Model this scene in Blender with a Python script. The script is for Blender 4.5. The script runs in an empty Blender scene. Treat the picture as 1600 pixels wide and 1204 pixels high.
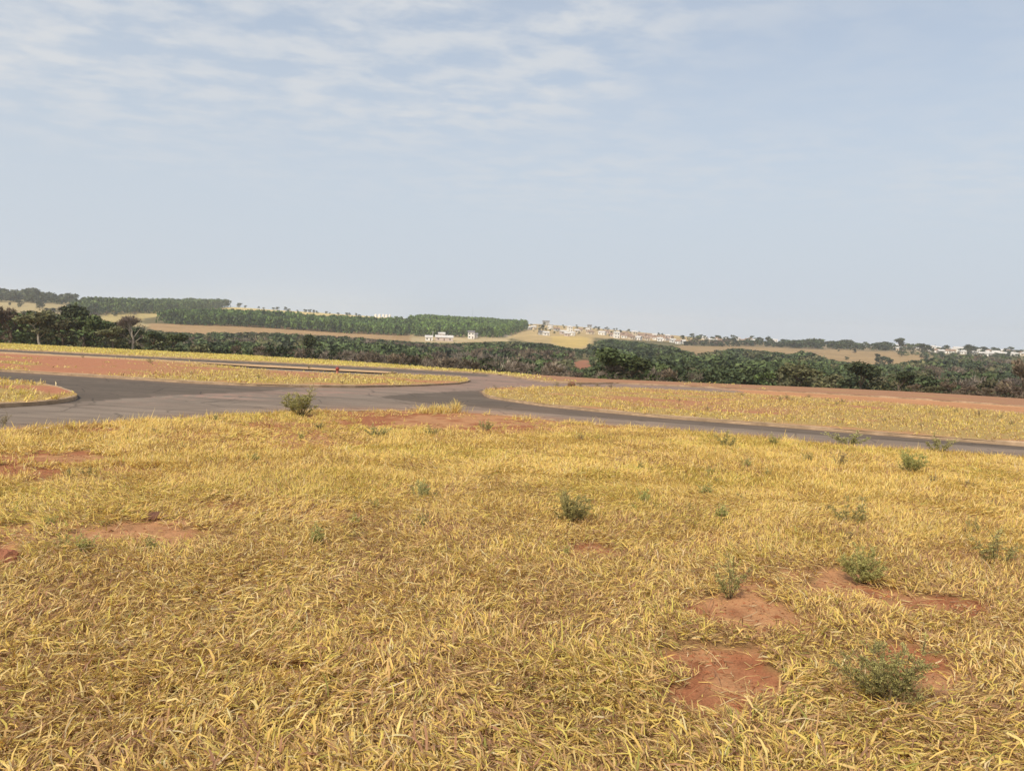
import bpy, math, random
import numpy as np
from mathutils import Matrix, Vector

scene = bpy.context.scene
random.seed(7)
rng = np.random.default_rng(7)
R = math.radians

# ------------------------------------------------------------------ camera
HAZE = 0.00020
W, H, F = 1600.0, 1204.0, 1200.0          # photograph size, focal length in its pixels
CAM_Z = 1.6
PITCH, ROLL = R(4.05), R(2.3)
camd = bpy.data.cameras.new('camera')
camd.sensor_width = 36.0
camd.lens = 36.0 * F / W
camd.clip_start = 0.05
camd.clip_end = 20000.0
cam = bpy.data.objects.new('camera', camd)
scene.collection.objects.link(cam)
CAMROT = Matrix.Rotation(math.pi / 2 - PITCH, 3, 'X') @ Matrix.Rotation(ROLL, 3, 'Z')
cam.matrix_world = Matrix.Translation((0, 0, CAM_Z)) @ CAMROT.to_4x4()
scene.camera = cam

# ------------------------------------------------------------------ light
SUN_EL, SUN_AZ = R(46), R(215)            # azimuth clockwise from +Y: behind and to the left of the camera
SKY_STRENGTH = 0.12
VEIL = (0.436, 0.486, 0.545, 1)
CLOUD_COL = (0.495, 0.517, 0.545, 1)
CLOUD_LOC = (8.4, 3.2, 0)
world = bpy.data.worlds.new('World')
scene.world = world
world.use_nodes = True
nt = world.node_tree
nt.nodes.clear()
def wn(t, **kw):
    n = nt.nodes.new(t)
    for k, v in kw.items():
        setattr(n, k, v)
    return n
def wmath(op, a, b=None, clamp=False):
    n = wn('ShaderNodeMath', operation=op, use_clamp=clamp)
    for i, v in enumerate((a, b)):
        if v is None: continue
        if isinstance(v, (int, float)): n.inputs[i].default_value = v
        else: nt.links.new(v, n.inputs[i])
    return n.outputs[0]
sky = wn('ShaderNodeTexSky', sky_type='NISHITA', sun_disc=False)
sky.sun_elevation = SUN_EL
sky.sun_rotation = SUN_AZ
sky.air_density = 1.0
sky.dust_density = 3.0
sky.ozone_density = 0.6
tc = wn('ShaderNodeTexCoord')
sep = wn('ShaderNodeSeparateXYZ')
nt.links.new(tc.outputs['Generated'], sep.inputs[0])
zz = wmath('ADD', wmath('MAXIMUM', sep.outputs[2], 0.0), 0.05)
cu = wmath('DIVIDE', sep.outputs[0], zz)
cv = wmath('DIVIDE', sep.outputs[1], zz)
comb = wn('ShaderNodeCombineXYZ')
nt.links.new(cu, comb.inputs[0]); nt.links.new(cv, comb.inputs[1])
def wnoise(scale, loc, rot, sc, detail, rough, dist):
    mp = wn('ShaderNodeMapping')
    mp.inputs['Location'].default_value = loc
    mp.inputs['Rotation'].default_value = (0, 0, rot)
    mp.inputs['Scale'].default_value = sc
    nt.links.new(comb.outputs[0], mp.inputs[0])
    n = wn('ShaderNodeTexNoise')
    n.inputs['Scale'].default_value = scale
    n.inputs['Detail'].default_value = detail
    n.inputs['Roughness'].default_value = rough
    n.inputs['Distortion'].default_value = dist
    nt.links.new(mp.outputs[0], n.inputs['Vector'])
    return n.outputs[0]
def wramp(fac, lo, hi):
    m = wn('ShaderNodeMapRange', interpolation_type='SMOOTHSTEP')
    m.inputs[1].default_value = lo; m.inputs[2].default_value = hi
    nt.links.new(fac, m.inputs[0])
    return m.outputs[0]
# rippled cloudlets (altocumulus) in broad banks, thinning into the haze low down
ripples = wramp(wnoise(4.6, (3.1, 1.7, 0), R(-16), (1.0, 1.25, 1), 4.0, 0.55, 0.15), 0.34, 0.68)
banks = wramp(wnoise(0.42, CLOUD_LOC, 0, (1, 1, 1), 3.0, 0.5, 0.3), 0.33, 0.60)
soft = wramp(wnoise(1.6, (9.0, 4.0, 0), R(-10), (0.5, 1.0, 1), 4.0, 0.55, 0.3), 0.34, 0.72)
cloud = wmath('MULTIPLY', wmath('ADD', wmath('MULTIPLY', ripples, 0.88), wmath('MULTIPLY', soft, 0.20)), wmath('ADD', wmath('MULTIPLY', banks, 0.85), 0.15))
low = wramp(sep.outputs[2], 0.09, 0.27)
cloud = wmath('MULTIPLY', cloud, low, clamp=True)
thick = wn('ShaderNodeMapRange', interpolation_type='SMOOTHSTEP')     # the veil is looked through edge-on near the horizon
for k_, v_ in ((1, 0.0), (2, 0.55), (3, 1.0), (4, 0.40)): thick.inputs[k_].default_value = v_
nt.links.new(sep.outputs[2], thick.inputs[0])
# base: clear sky under an even milky veil
scl = wn('ShaderNodeVectorMath', operation='SCALE')
scl.inputs['Scale'].default_value = SKY_STRENGTH
nt.links.new(sky.outputs[0], scl.inputs[0])
veil = wn('ShaderNodeMix', data_type='RGBA')
nt.links.new(thick.outputs[0], veil.inputs['Factor'])
veil.inputs['B'].default_value = VEIL
nt.links.new(scl.outputs[0], veil.inputs['A'])
cmix = wn('ShaderNodeMix', data_type='RGBA')
cmix.inputs['B'].default_value = CLOUD_COL
nt.links.new(cloud, cmix.inputs['Factor'])
nt.links.new(veil.outputs['Result'], cmix.inputs['A'])
bg = wn('ShaderNodeBackground')
bg.inputs['Strength'].default_value = 1.0
nt.links.new(cmix.outputs['Result'], bg.inputs['Color'])
out = wn('ShaderNodeOutputWorld')
nt.links.new(bg.outputs[0], out.inputs[0])

sund = bpy.data.lights.new('sun', 'SUN')
sund.energy = 3.0
sund.angle = R(4.0)
sund.color = (1.0, 0.91, 0.77)
sun = bpy.data.objects.new('sun', sund)
sun_dir = Vector((math.sin(SUN_AZ) * math.cos(SUN_EL), math.cos(SUN_AZ) * math.cos(SUN_EL), math.sin(SUN_EL)))
sun.rotation_euler = sun_dir.to_track_quat('Z', 'Y').to_euler()
sun.location = sun_dir * 50
scene.collection.objects.link(sun)

vs = scene.view_settings
vs.view_transform = 'Standard'
vs.look = 'None'
vs.exposure = 0.45
vs.gamma = 1.0
vs.use_curve_mapping = False
scene.cycles.use_denoising = True
scene.cycles.max_bounces = 6
scene.cycles.diffuse_bounces = 3
scene.cycles.transparent_max_bounces = 4
scene.cycles.volume_bounces = 2
scene.cycles.use_adaptive_sampling = False

# ------------------------------------------------------------------ geometry of the place
CR = np.array(CAMROT)
CAMP = np.array([0.0, 0.0, CAM_Z])
def ray(px, py):
    px = np.asarray(px, float); py = np.asarray(py, float)
    d = np.stack([(px - W / 2) / F, -(py - H / 2) / F, -np.ones_like(px)], -1)
    return d @ CR.T
def project(p):
    q = (np.asarray(p, float) - CAMP) @ CR
    z = np.minimum(q[..., 2], -1e-3)
    return W / 2 + F * q[..., 0] / -z, H / 2 - F * q[..., 1] / -z
# the building lots lie on one gently falling plane through the camera's feet
_n = np.cross(ray(0.0, 520.0), ray(1600.0, 597.0)); _n /= _n[2]
PA, PB = -_n[0], -_n[1]                      # z = PA*x + PB*y
def plane_z(x, y): return PA * x + PB * y
def on_plane(px, py, h=0.0):
    d = ray(px, py)
    t = (-CAM_Z + h) / (d[..., 2] - PA * d[..., 0] - PB * d[..., 1])
    return CAMP + d * t[..., None]
def poly(pts):
    a = np.array(pts, float)
    return lambda x: np.interp(x, a[:, 0], a[:, 1])
_tab = np.random.default_rng(11).random((256, 256))
def vnoise(x, y, s=0):
    x = np.asarray(x, float) + s * 17.31; y = np.asarray(y, float) + s * 9.77
    ix = np.floor(x).astype(int); iy = np.floor(y).astype(int)
    fx = x - ix; fy = y - iy
    fx = fx * fx * (3 - 2 * fx); fy = fy * fy * (3 - 2 * fy)
    a = _tab[ix & 255, iy & 255]; b = _tab[(ix + 1) & 255, iy & 255]
    c = _tab[ix & 255, (iy + 1) & 255]; d = _tab[(ix + 1) & 255, (iy + 1) & 255]
    return (a * (1 - fx) + b * fx) * (1 - fy) + (c * (1 - fx) + d * fx) * fy
def fbm(x, y, s=0, o=3):
    t = 0; a = 0.5; n = 0
    for i in range(o):
        t = t + a * vnoise(x * 2 ** i, y * 2 ** i, s + i); n += a; a *= 0.5
    return t / n
def sstep(a, b, x):
    t = np.clip((x - a) / (b - a), 0, 1)
    return t * t * (3 - 2 * t)
def in_poly(px, py, pts):
    pts = np.array(pts, float); r = np.zeros(np.shape(px), bool)
    j = len(pts) - 1
    for i in range(len(pts)):
        xi, yi = pts[i]; xj, yj = pts[j]
        if yi != yj:
            r ^= ((yi > py) != (yj > py)) & (px < (xj - xi) * (py - yi) / (yj - yi) + xi)
        j = i
    return r

# lines read off the photograph (pixel x -> pixel y), turned into ground positions through on_plane()
near_edge = poly([(-700, 735), (-300, 700), (0, 672), (60, 668), (140, 665), (250, 656), (330, 651), (440, 646), (520, 642),
                  (640, 641), (700, 643), (800, 649), (900, 660), (1000, 668), (1100, 677), (1200, 686), (1300, 695),
                  (1400, 703), (1500, 710), (1600, 717), (1900, 742), (2400, 790)])
C_bot = poly([(753, 611), (757, 615), (765, 618.5), (800, 624), (850, 631), (930, 639), (1050, 650), (1200, 661), (1350, 673), (1600, 692), (2300, 748)])
C_top = poly([(753, 611), (758, 608), (770, 606), (800, 604.5), (900, 603.5), (1000, 606), (1100, 611), (1200, 617), (1300, 623), (1400, 630), (1500, 637), (1600, 644), (2300, 696)])
B_bot = poly([(-700, 540), (0, 577), (180, 588), (300, 595.5), (400, 600), (500, 602), (560, 602.5), (650, 601), (715, 598), (730, 595.5), (735, 593.5)])
B_top = poly([(-700, 515), (0, 551), (200, 560.5), (300, 566), (340, 570.5), (400, 576.5), (500, 581.5), (560, 584.5), (595, 586), (612, 583.5), (640, 585), (690, 587), (720, 589), (730, 591), (735, 593.5)])
S_top = poly([(-700, 514), (0, 549.5), (200, 559), (300, 564.5), (400, 569.5), (500, 574.5), (600, 579.8), (620, 581.5)])
S_bot = poly([(-700, 515.0), (0, 551), (200, 560.5), (300, 566), (400, 572.5), (500, 577.5), (600, 582.5), (620, 582)])
A_top = poly([(-700, 556), (0, 592), (60, 597), (90, 603), (112, 610), (119, 614), (121, 616.5)])
A_bot = poly([(-700, 660), (0, 631), (60, 627.5), (90, 625), (112, 621), (119, 619), (121, 616.5)])
F_bot = poly([(-700, 511), (0, 545), (200, 555), (400, 564.5), (640, 576), (740, 581.5), (780, 584.5), (815, 590), (850, 595.5),
              (900, 598), (935, 598), (960, 597.5), (1000, 599.5), (1100, 604), (1200, 609), (1300, 614.5), (1400, 620.5), (1500, 627), (1600, 634), (2300, 684)])
crest = poly([(-700, 504), (0, 536), (200, 546), (400, 556), (600, 568), (760, 580), (880, 588), (950, 592), (1000, 594),
              (1150, 600), (1300, 606), (1400, 610.5), (1500, 616), (1600, 622.5), (2300, 668)])
horizon_y = lambda x: 517 - 32 + np.asarray(x, float) * 64 / 1600
sky_ground = poly([(-700, 440), (-200, 458), (0, 463), (100, 467), (200, 473), (300, 478), (370, 480), (420, 483.5), (500, 488.5), (600, 495.5), (640, 498), (700, 502),
                   (790, 508), (840, 506), (900, 510), (1000, 519), (1100, 528), (1200, 533.5), (1300, 539), (1400, 542.5), (1500, 546.5), (1600, 551), (2300, 580)])
ROAD_H, BASE_H = -0.09, -0.14

# azimuth tables
_xs = np.linspace(-650, 2250, 400)
_c = on_plane(_xs, crest(_xs))
AZ_T = np.arctan2(_c[:, 0], _c[:, 1]); DC_T = np.hypot(_c[:, 0], _c[:, 1])
_s = ray(_xs, sky_ground(_xs)); AZ_S = np.arctan2(_s[:, 0], _s[:, 1])
D_SKY = 1300.0
ZS_T = CAM_Z + D_SKY * _s[:, 2] / np.hypot(_s[:, 0], _s[:, 1])
def terrain(x, y):
    x = np.asarray(x, float); y = np.asarray(y, float)
    d = np.hypot(x, y) + 1e-9; az = np.arctan2(x, y)
    dc = np.interp(az, AZ_T, DC_T); zs = np.interp(az, AZ_S, ZS_T)
    k = np.minimum(d, dc) / d
    z0 = plane_z(x * k, y * k) + BASE_H
    floor = -15.5 + 2.2 * (fbm(x / 130, y / 130, 3, 2) - .5)
    t = np.clip((d - dc) / 85.0, 0, 1)
    z1 = z0 + (floor - z0) * (t * t * (3 - 2 * t) * .6 + t * .4)
    t = np.clip((d - 400) / (D_SKY - 400), 0, 1)
    s = .55 * t + .45 * t * t * (3 - 2 * t)
    z2 = floor + (zs - floor) * s + np.where(t > 0, (fbm(x / 160, y / 160, 5, 2) - .5) * 5 * np.sin(math.pi * t), 0)
    z = np.where(d < 400, z1, z2)
    z = np.where(d > D_SKY, zs - (d - D_SKY) * .012, z)
    return np.where(d < dc, z0, z)
def hit_terrain(px, py, dmin=150., dmax=1400.):
    """where the line of sight through a photo pixel meets the hillside"""
    d = ray(np.array([px]), np.array([py]))[0]; d = d / math.hypot(d[0], d[1])
    s = np.linspace(dmin, dmax, 1600)
    P = CAMP + d * s[:, None]
    below = P[:, 2] < terrain(P[:, 0], P[:, 1])
    i = int(np.argmax(below)) if below.any() else int(np.argmin(np.abs(P[:, 2] - terrain(P[:, 0], P[:, 1]))))
    x, y = P[i, 0], P[i, 1]
    return np.array([x, y, float(terrain(x, y))])

# ------------------------------------------------------------------ mesh and scene helpers
COL = scene.collection
def np_mesh(name, verts, faces, col=None, smooth=False):
    """verts (N,3); faces: list of (M,k) index arrays; col: (N,3) point colours"""
    me = bpy.data.meshes.new(name)
    verts = np.ascontiguousarray(verts, np.float32)
    me.vertices.add(len(verts)); me.vertices.foreach_set('co', verts.ravel())
    faces = [np.asarray(f, np.int32) for f in faces if len(f)]
    li = np.concatenate([f.ravel() for f in faces]).astype(np.int32)
    lt = np.concatenate([np.full(len(f), f.shape[1], np.int32) for f in faces])
    ls = np.concatenate([[0], np.cumsum(lt)[:-1]]).astype(np.int32)
    me.loops.add(len(li)); me.loops.foreach_set('vertex_index', li)
    me.polygons.add(len(lt)); me.polygons.foreach_set('loop_start', ls); me.polygons.foreach_set('loop_total', lt)
    if col is not None:
        a = me.color_attributes.new('Col', 'FLOAT_COLOR', 'POINT')
        c = np.ones((len(verts), 4), np.float32); c[:, :3] = col
        a.data.foreach_set('color', c.ravel())
    me.polygons.foreach_set('use_smooth', np.full(len(lt), smooth))
    me.update(calc_edges=True)
    return me
def link(name, me, mat=None, parent=None):
    o = bpy.data.objects.new(name, me)
    if me is not None and mat is not None and not me.materials: me.materials.append(mat)
    COL.objects.link(o)
    if parent is not None: o.parent = parent
    return o
def tag(o, label=None, cat=None, group=None, kind=None):
    for k, v in (('label', label), ('category', cat), ('group', group), ('kind', kind)):
        if v: o[k] = v
    return o
def grid_faces(n, m, wrap=False):
    i = np.arange(n - (0 if wrap else 1))[:, None]; j = np.arange(m - 1)[None, :]
    i2 = (i + 1) % n
    return np.stack([i * m + j, i2 * m + j, i2 * m + j + 1, i * m + j + 1], -1).reshape(-1, 4)

# ------------------------------------------------------------------ materials
def new_mat(name):
    m = bpy.data.materials.new(name); m.use_nodes = True
    t = m.node_tree; t.nodes.clear()
    return m, t
def N(t, typ, ins=None, **kw):
    n = t.nodes.new(typ)
    for k, v in kw.items(): setattr(n, k, v)
    for k, v in (ins or {}).items():
        s = n.inputs[k]
        if isinstance(v, bpy.types.NodeSocket): t.links.new(v, s)
        else: s.default_value = v
    return n
def noise(t, scale, detail=4, rough=.55, vec=None, dist=0.0):
    return N(t, 'ShaderNodeTexNoise', dict(Scale=scale, Detail=detail, Roughness=rough, Distortion=dist, **({'Vector': vec} if vec else {})))
def mixc(t, f, a, b, mode='MIX'):
    n = N(t, 'ShaderNodeMix', dict(), data_type='RGBA', blend_type=mode)
    for k, v in (('Factor', f), ('A', a), ('B', b)):
        if isinstance(v, bpy.types.NodeSocket): t.links.new(v, n.inputs[k])
        else: n.inputs[k].default_value = v
    return n.outputs['Result']
def mrange(t, v, a, b, c=0., d=1.):
    return N(t, 'ShaderNodeMapRange', {0: v, 1: a, 2: b, 3: c, 4: d}).outputs[0]
def finish(t, color, rough=.85, spec=.2, bump=None, bump_s=.3, bump_d=.02, transl=0.0):
    p = N(t, 'ShaderNodeBsdfPrincipled', {'Roughness': rough, 'Specular IOR Level': spec})
    if isinstance(color, bpy.types.NodeSocket): t.links.new(color, p.inputs['Base Color'])
    else: p.inputs['Base Color'].default_value = color
    if bump is not None:
        b = N(t, 'ShaderNodeBump', {'Height': bump, 'Strength': bump_s, 'Distance': bump_d})
        t.links.new(b.outputs[0], p.inputs['Normal'])
    o = N(t, 'ShaderNodeOutputMaterial')
    sh = p.outputs[0]
    if transl:
        tr = N(t, 'ShaderNodeBsdfTranslucent')
        if isinstance(color, bpy.types.NodeSocket): t.links.new(color, tr.inputs[0])
        else: tr.inputs[0].default_value = color
        sh = N(t, 'ShaderNodeMixShader', {0: transl, 1: sh, 2: tr.outputs[0]}).outputs[0]
    t.links.new(sh, o.inputs[0])
def world_pos(t): return N(t, 'ShaderNodeNewGeometry').outputs['Position']

def mat_vcol(name, rough=.85, spec=.15, n1=6., n2=60., amp=.35, bump=.3, bump_d=.02, transl=0.0, use_pos=True):
    m, t = new_mat(name)
    c = N(t, 'ShaderNodeVertexColor', layer_name='Col').outputs['Color']
    pos = world_pos(t) if use_pos else N(t, 'ShaderNodeTexCoord').outputs['Object']
    a = noise(t, n1, 5, .6, pos); b = noise(t, n2, 3, .6, pos)
    f = N(t, 'ShaderNodeMath', {0: a.outputs[0], 1: b.outputs[0]}, operation='ADD').outputs[0]
    v = mrange(t, f, .6, 1.4, 1 - amp, 1 + amp)
    cc = N(t, 'ShaderNodeVectorMath', {0: c, 'Scale': v}, operation='SCALE').outputs[0]
    finish(t, cc, rough, spec, f if bump else None, bump, bump_d, transl)
    return m
def mat_leaf(name, transl=.25, vary=.25, rough=.6):
    m, t = new_mat(name)
    c = N(t, 'ShaderNodeVertexColor', layer_name='Col').outputs['Color']
    r = N(t, 'ShaderNodeObjectInfo').outputs['Random']
    hs = N(t, 'ShaderNodeHueSaturation', {'Color': c, 'Value': mrange(t, r, 0, 1, 1 - vary, 1 + vary),
           'Hue': mrange(t, N(t, 'ShaderNodeMath', {0: r, 1: 7.31}, operation='MULTIPLY').outputs[0], 0, 7.31, .485, .515)})
    finish(t, hs.outputs[0], rough, .15, None, transl=transl)
    return m
def mat_flat(name, color, rough=.8, spec=.2, amp=.15, scale=3.0, metallic=0.0):
    m, t = new_mat(name)
    a = noise(t, scale, 5, .6, world_pos(t))
    v = mrange(t, a.outputs[0], .3, .7, 1 - amp, 1 + amp)
    cc = N(t, 'ShaderNodeVectorMath', {0: color[:3], 'Scale': v}, operation='SCALE').outputs[0]
    finish(t, cc, rough, spec, a.outputs[0], .15, .01)
    return m
M_SOIL = mat_vcol('soil_and_litter', .95, .05, 7., 70., .38, .5, .015)
M_FAR = mat_vcol('hillside', .95, .03, .035, .35, .30, 0, .1)
M_GRASS = mat_leaf('dry_grass', .34, .0, .55)
M_WEED = mat_leaf('weed_leaf', .40, .15, .6)
M_CROWN = mat_leaf('tree_leaf', .12, .30, .7)
M_WOOD = mat_leaf('wood_leaf', .10, .0, .7)
M_KERB = mat_flat('kerb_concrete', (.37, .26, .165), .9, .1, .3, 2.5)
M_TRUNK = mat_flat('bark', (.16, .12, .09), .95, .05, .3, 2.0)
M_PALE = mat_flat('pale_bark', (.36, .31, .25), .95, .05, .25, 2.0)

# ------------------------------------------------------------------ large ground sheet
az_f = np.radians(np.concatenate([np.linspace(-52, 52, 300), np.linspace(52, 308, 62)[1:-1]]))
rr = np.concatenate([[0.3], np.geomspace(1.5, 60, 24)[:-1], np.geomspace(60, 1300, 165)[:-1], np.geomspace(1300, 3000, 10)])
AZ, RR = np.meshgrid((az_f + math.pi) % (2 * math.pi) - math.pi, rr, indexing='ij')
gx, gy = np.sin(AZ) * RR, np.cos(AZ) * RR
gz = terrain(gx, gy)
gp = np.stack([gx, gy, gz], -1)
pu, pv = project(gp)
front = (np.abs(AZ) < R(50))
n_big = fbm(gx / 60, gy / 60, 2, 3)[..., None]
colr = np.array([.150, .125, .060]) * (.7 + .6 * n_big)
def paint(pts, c, soft=0.0):
    m = in_poly(pu + (fbm(gx / 40, gy / 40, 8, 2) - .5) * 10, pv + (fbm(gx / 55, gy / 55, 9, 2) - .5) * 4, pts) & front & (RR > 200)
    colr[m] = np.array(c) * (.85 + .3 * n_big[m])
paint([(-300, 462), (0, 466), (120, 470), (120, 480), (60, 486), (150, 494), (250, 510), (-300, 500)], (.36, .28, .14))
paint([(150, 484), (230, 480), (330, 480), (330, 492), (230, 495), (210, 505), (170, 505)], (.40, .31, .13))
paint([(280, 486), (370, 479), (520, 489), (640, 498), (630, 505), (500, 502), (420, 495), (280, 494)], (.52, .40, .17))
paint([(230, 505), (420, 508), (640, 522), (800, 524), (800, 545), (560, 535), (400, 524), (230, 522)], (.34, .22, .11))
paint([(640, 522), (800, 523), (800, 535), (640, 536)], (.40, .31, .17))
paint([(785, 527), (796, 518), (806, 518), (800, 527)], (.50, .42, .32))
paint([(795, 516), (830, 505), (1000, 516), (1100, 528), (1100, 536), (930, 528), (925, 545), (870, 545), (795, 528)], (.40, .29, .14))
paint([(860, 527), (925, 527), (912, 543), (865, 541)], (.46, .33, .12))
paint([(1055, 540), (1160, 538), (1260, 545), (1330, 547), (1400, 549), (1450, 556), (1450, 574), (1300, 574), (1250, 566), (1060, 560)], (.30, .205, .105))
paint([(1100, 520), (1650, 540), (1650, 556), (1400, 550), (1260, 545), (1100, 537)], (.24, .18, .10))
paint([(893, 568), (912, 561), (922, 563), (924, 574), (905, 579)], (.32, .145, .085))
m = front & (pv < 628) & (pu > 1400) & (RR > 50) & (RR < 135)
colr[m] = np.array([.30, .21, .11]) * (.8 + .4 * n_big[m])
me = np_mesh('ground', gp.reshape(-1, 3), [grid_faces(len(az_f), len(rr), True)], colr.reshape(-1, 3), True)
tag(link('ground', me, M_FAR), 'rolling farmland hillside of dry pasture beyond the valley', None, None, 'structure')

# ------------------------------------------------------------------ asphalt sheet
u = np.concatenate([np.linspace(-640, 0, 40)[:-1], np.linspace(0, 1600, 260), np.linspace(1600, 2240, 40)[1:]])
v = np.linspace(0, 1, 80)
U, V = np.meshgrid(u, v, indexing='ij')
yb = near_edge(U) + 6; yt = F_bot(U) - 0.4
PY = yt + (yb - yt) * V ** 1.3
P = on_plane(U, PY, ROAD_H)
dark = [(-640, 545), (0, 577), (180, 588), (400, 600), (475, 603), (440, 608), (300, 616.5), (200, 623), (121, 628), (-640, 640)]
dark2 = [(598, 621), (620, 615.5), (694, 613), (750, 608.5), (765, 612), (1200, 650), (1600, 686), (2240, 735), (2240, 757), (1600, 703), (1200, 673), (900, 649.5), (787, 639.5), (712, 633), (640, 627)]
nz = fbm(P[..., 0] / 2.2, P[..., 1] / 2.2, 4, 3) - .5
wob = nz * 9 * (PY - 540) / 100
isd = in_poly(U + wob * 4, PY + wob * .5, dark) | in_poly(U + wob * 4, PY + wob * .5, dark2)
isd |= (PY < F_bot(U) + 6) & (U < 760)
dusty = np.where(isd, 0.0, 1.0) * (.75 + .5 * nz)
# tyre-swept streaks run along the carriageway
st = fbm(P[..., 0] / 14 + P[..., 1] / 30, (P[..., 1] * .93 + P[..., 0] * .30) / .8, 6, 3)
dusty = np.clip(dusty + np.where(isd, sstep(.60, .8, st) * .35, -sstep(.58, .76, st) * .35), 0, 1)
pink = sstep(520, 780, U) * sstep(625, 600, PY) + 1.3 * np.exp(-((U - 400) / 230) ** 2 - ((PY - 617 - (U - 400) * -.04) / 8) ** 2) * sstep(.42, .66, fbm(P[..., 0] / 3.5 + P[..., 1] / 8, (P[..., 1] - .1 * P[..., 0]) / .35, 16, 3))
orange = sstep(1000, 1250, U) * sstep(16, 6, PY - C_top(U)) * (PY < C_top(U) + 4)
ca = np.array([.108, .083, .062]); cd = np.array([.225, .176, .135]); cp = np.array([.285, .180, .135]); co = np.array([.43, .235, .125])
pink = np.clip(pink * (.8 + .8 * nz), 0, 1)
cc = ca + (cd - ca) * dusty[..., None]
cc = cc + (cp - cc) * (np.clip(pink, 0, 1) * np.clip(dusty + .15, 0, 1))[..., None]
# red soil washed in along the kerbs
for line, sg in ((near_edge, -1), (C_bot, 1), (B_bot, 1)):
    dy = (PY - line(U)) * sg
    inr = (U > 753) if line is C_bot else ((U < 735) if line is B_bot else (U > -9999))
    ew = np.where(inr & (dy > -1), np.exp(-np.maximum(dy, 0) / (5 if line is near_edge else 2.2)), 0) * (.25 + 1.1 * fbm(P[..., 0] / 1.3, P[..., 1] / 1.3, 18, 3))
    cc = cc + (np.array([.34, .19, .115]) - cc) * np.clip(ew, 0, .8)[..., None]
me = np_mesh('road', P.reshape(-1, 3), [grid_faces(len(u), len(v))], cc.reshape(-1, 3), True)
M_ROAD, t = new_mat('asphalt')
_c = N(t, 'ShaderNodeVertexColor', layer_name='Col').outputs['Color']; _p = world_pos(t)
_m = N(t, 'ShaderNodeMapping', {'Vector': _p, 'Rotation': (0, 0, .25), 'Scale': (.12, 1.0, 1.0)}).outputs[0]
_s = noise(t, 2.2, 6, .65, _m)                                   # swept streaks along the street
_g = noise(t, 55., 3, .7, _p); _l = noise(t, .9, 5, .6, _p)
_v = N(t, 'ShaderNodeTexVoronoi', {'Scale': .55, 'Vector': N(t, 'ShaderNodeMixRGB', {0: .12, 1: _p, 2: noise(t, 2.5, 4, .6, _p).outputs['Color']}).outputs[0]}, feature='DISTANCE_TO_EDGE')
_k = mrange(t, _v.outputs['Distance'], .004, .016, .62, 1.0)      # hairline cracks
_f = N(t, 'ShaderNodeMath', {0: mrange(t, _s.outputs[0], .3, .7, .80, 1.20), 1: mrange(t, _g.outputs[0], .25, .75, .78, 1.22)}, operation='MULTIPLY').outputs[0]
_f = N(t, 'ShaderNodeMath', {0: _f, 1: mrange(t, _l.outputs[0], .3, .7, .88, 1.12)}, operation='MULTIPLY').outputs[0]
_f = N(t, 'ShaderNodeMath', {0: _f, 1: _k}, operation='MULTIPLY').outputs[0]
finish(t, N(t, 'ShaderNodeVectorMath', {0: _c, 'Scale': _f}, operation='SCALE').outputs[0], .92, .2, _g.outputs[0], .4, .004)
tag(link('road', me, M_ROAD), 'dusty grey asphalt streets meeting at a junction', None, None, 'structure')

# unpaved street on the right, a thin layer of orange earth over the road bed
u = np.linspace(930, 2240, 200); v = np.linspace(0, 1, 14)
U, V = np.meshgrid(u, v, indexing='ij')
yb = C_top(U) + 1.5; yt = F_bot(U) - .5
fade = sstep(930, 1250, U)
PY = yt + (yb - yt) * V
P = on_plane(U, PY, ROAD_H)
hh = .006 + .02 * (fbm(P[..., 0] / 1.5, P[..., 1] / 1.5, 7, 2) - .35) * fade - .03 * (1 - fade)
P[..., 2] += hh
nz = fbm(P[..., 0] / 3, P[..., 1] / 1.2, 12, 3)[..., None]
cc = np.array([.43, .215, .105]) * (.75 + .5 * nz)
cc = cc + (np.array([.58, .36, .20]) - cc) * (np.exp(-((V - .12) / .1) ** 2) * .8)[..., None]
me = np_mesh('dirt_road', P.reshape(-1, 3), [grid_faces(len(u), len(v))], cc.reshape(-1, 3), True)
tag(link('dirt_road', me, M_SOIL), 'unpaved orange earth street running along the wood', None, None, 'structure')

# ------------------------------------------------------------------ bare soil patches in the dry grass (pixel ellipses)
BARE = [(1140, 1058, 88, 52, 1), (1165, 950, 80, 26, 1), (1255, 975, 50, 14, .6), (1235, 902, 55, 12, .9), (1300, 912, 70, 15, 1), (1370, 926, 70, 14, 1), (1440, 938, 72, 16, 1), (1505, 948, 50, 12, .9), (1110, 1030, 50, 20, .8), (1185, 1085, 45, 16, .9), (1425, 1052, 72, 46, .85),
        (1180, 905, 60, 10, .5), (215, 834, 95, 17, .95), (130, 717, 48, 10, 1), (30, 717, 75, 12, 1), (20, 740, 85, 13, .9), (2, 868, 22, 14, 1), (60, 745, 40, 6, .6),
        (690, 657, 195, 15, 1), (560, 648, 60, 7, .8), (800, 669, 90, 10, .8), (940, 666, 40, 4, .8), (455, 688, 85, 18, .75), (430, 668, 80, 10, .75), (300, 683, 50, 10, .6), (920, 860, 40, 12, .8), (1110, 850, 70, 12, .45),
        (610, 1006, 50, 12, .6), (445, 1052, 45, 9, .7), (120, 1050, 70, 18, .35), (350, 795, 40, 8, .5), (500, 805, 70, 12, .45), (640, 770, 60, 10, .45),
        (690, 830, 40, 8, .5), (765, 748, 30, 8, .4), (205, 737, 35, 5, .7), (275, 742, 25, 5, .5), (300, 680, 45, 8, .4), (1560, 815, 40, 10, .4), (1500, 870, 80, 10, .4), (20, 835, 40, 10, .7),
        (1180, 760, 30, 5, .4), (150, 672, 45, 4, .8), (30, 672, 60, 3, .5), (285, 656, 50, 2.5, .8), (1330, 1100, 60, 16, .4)]
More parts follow.
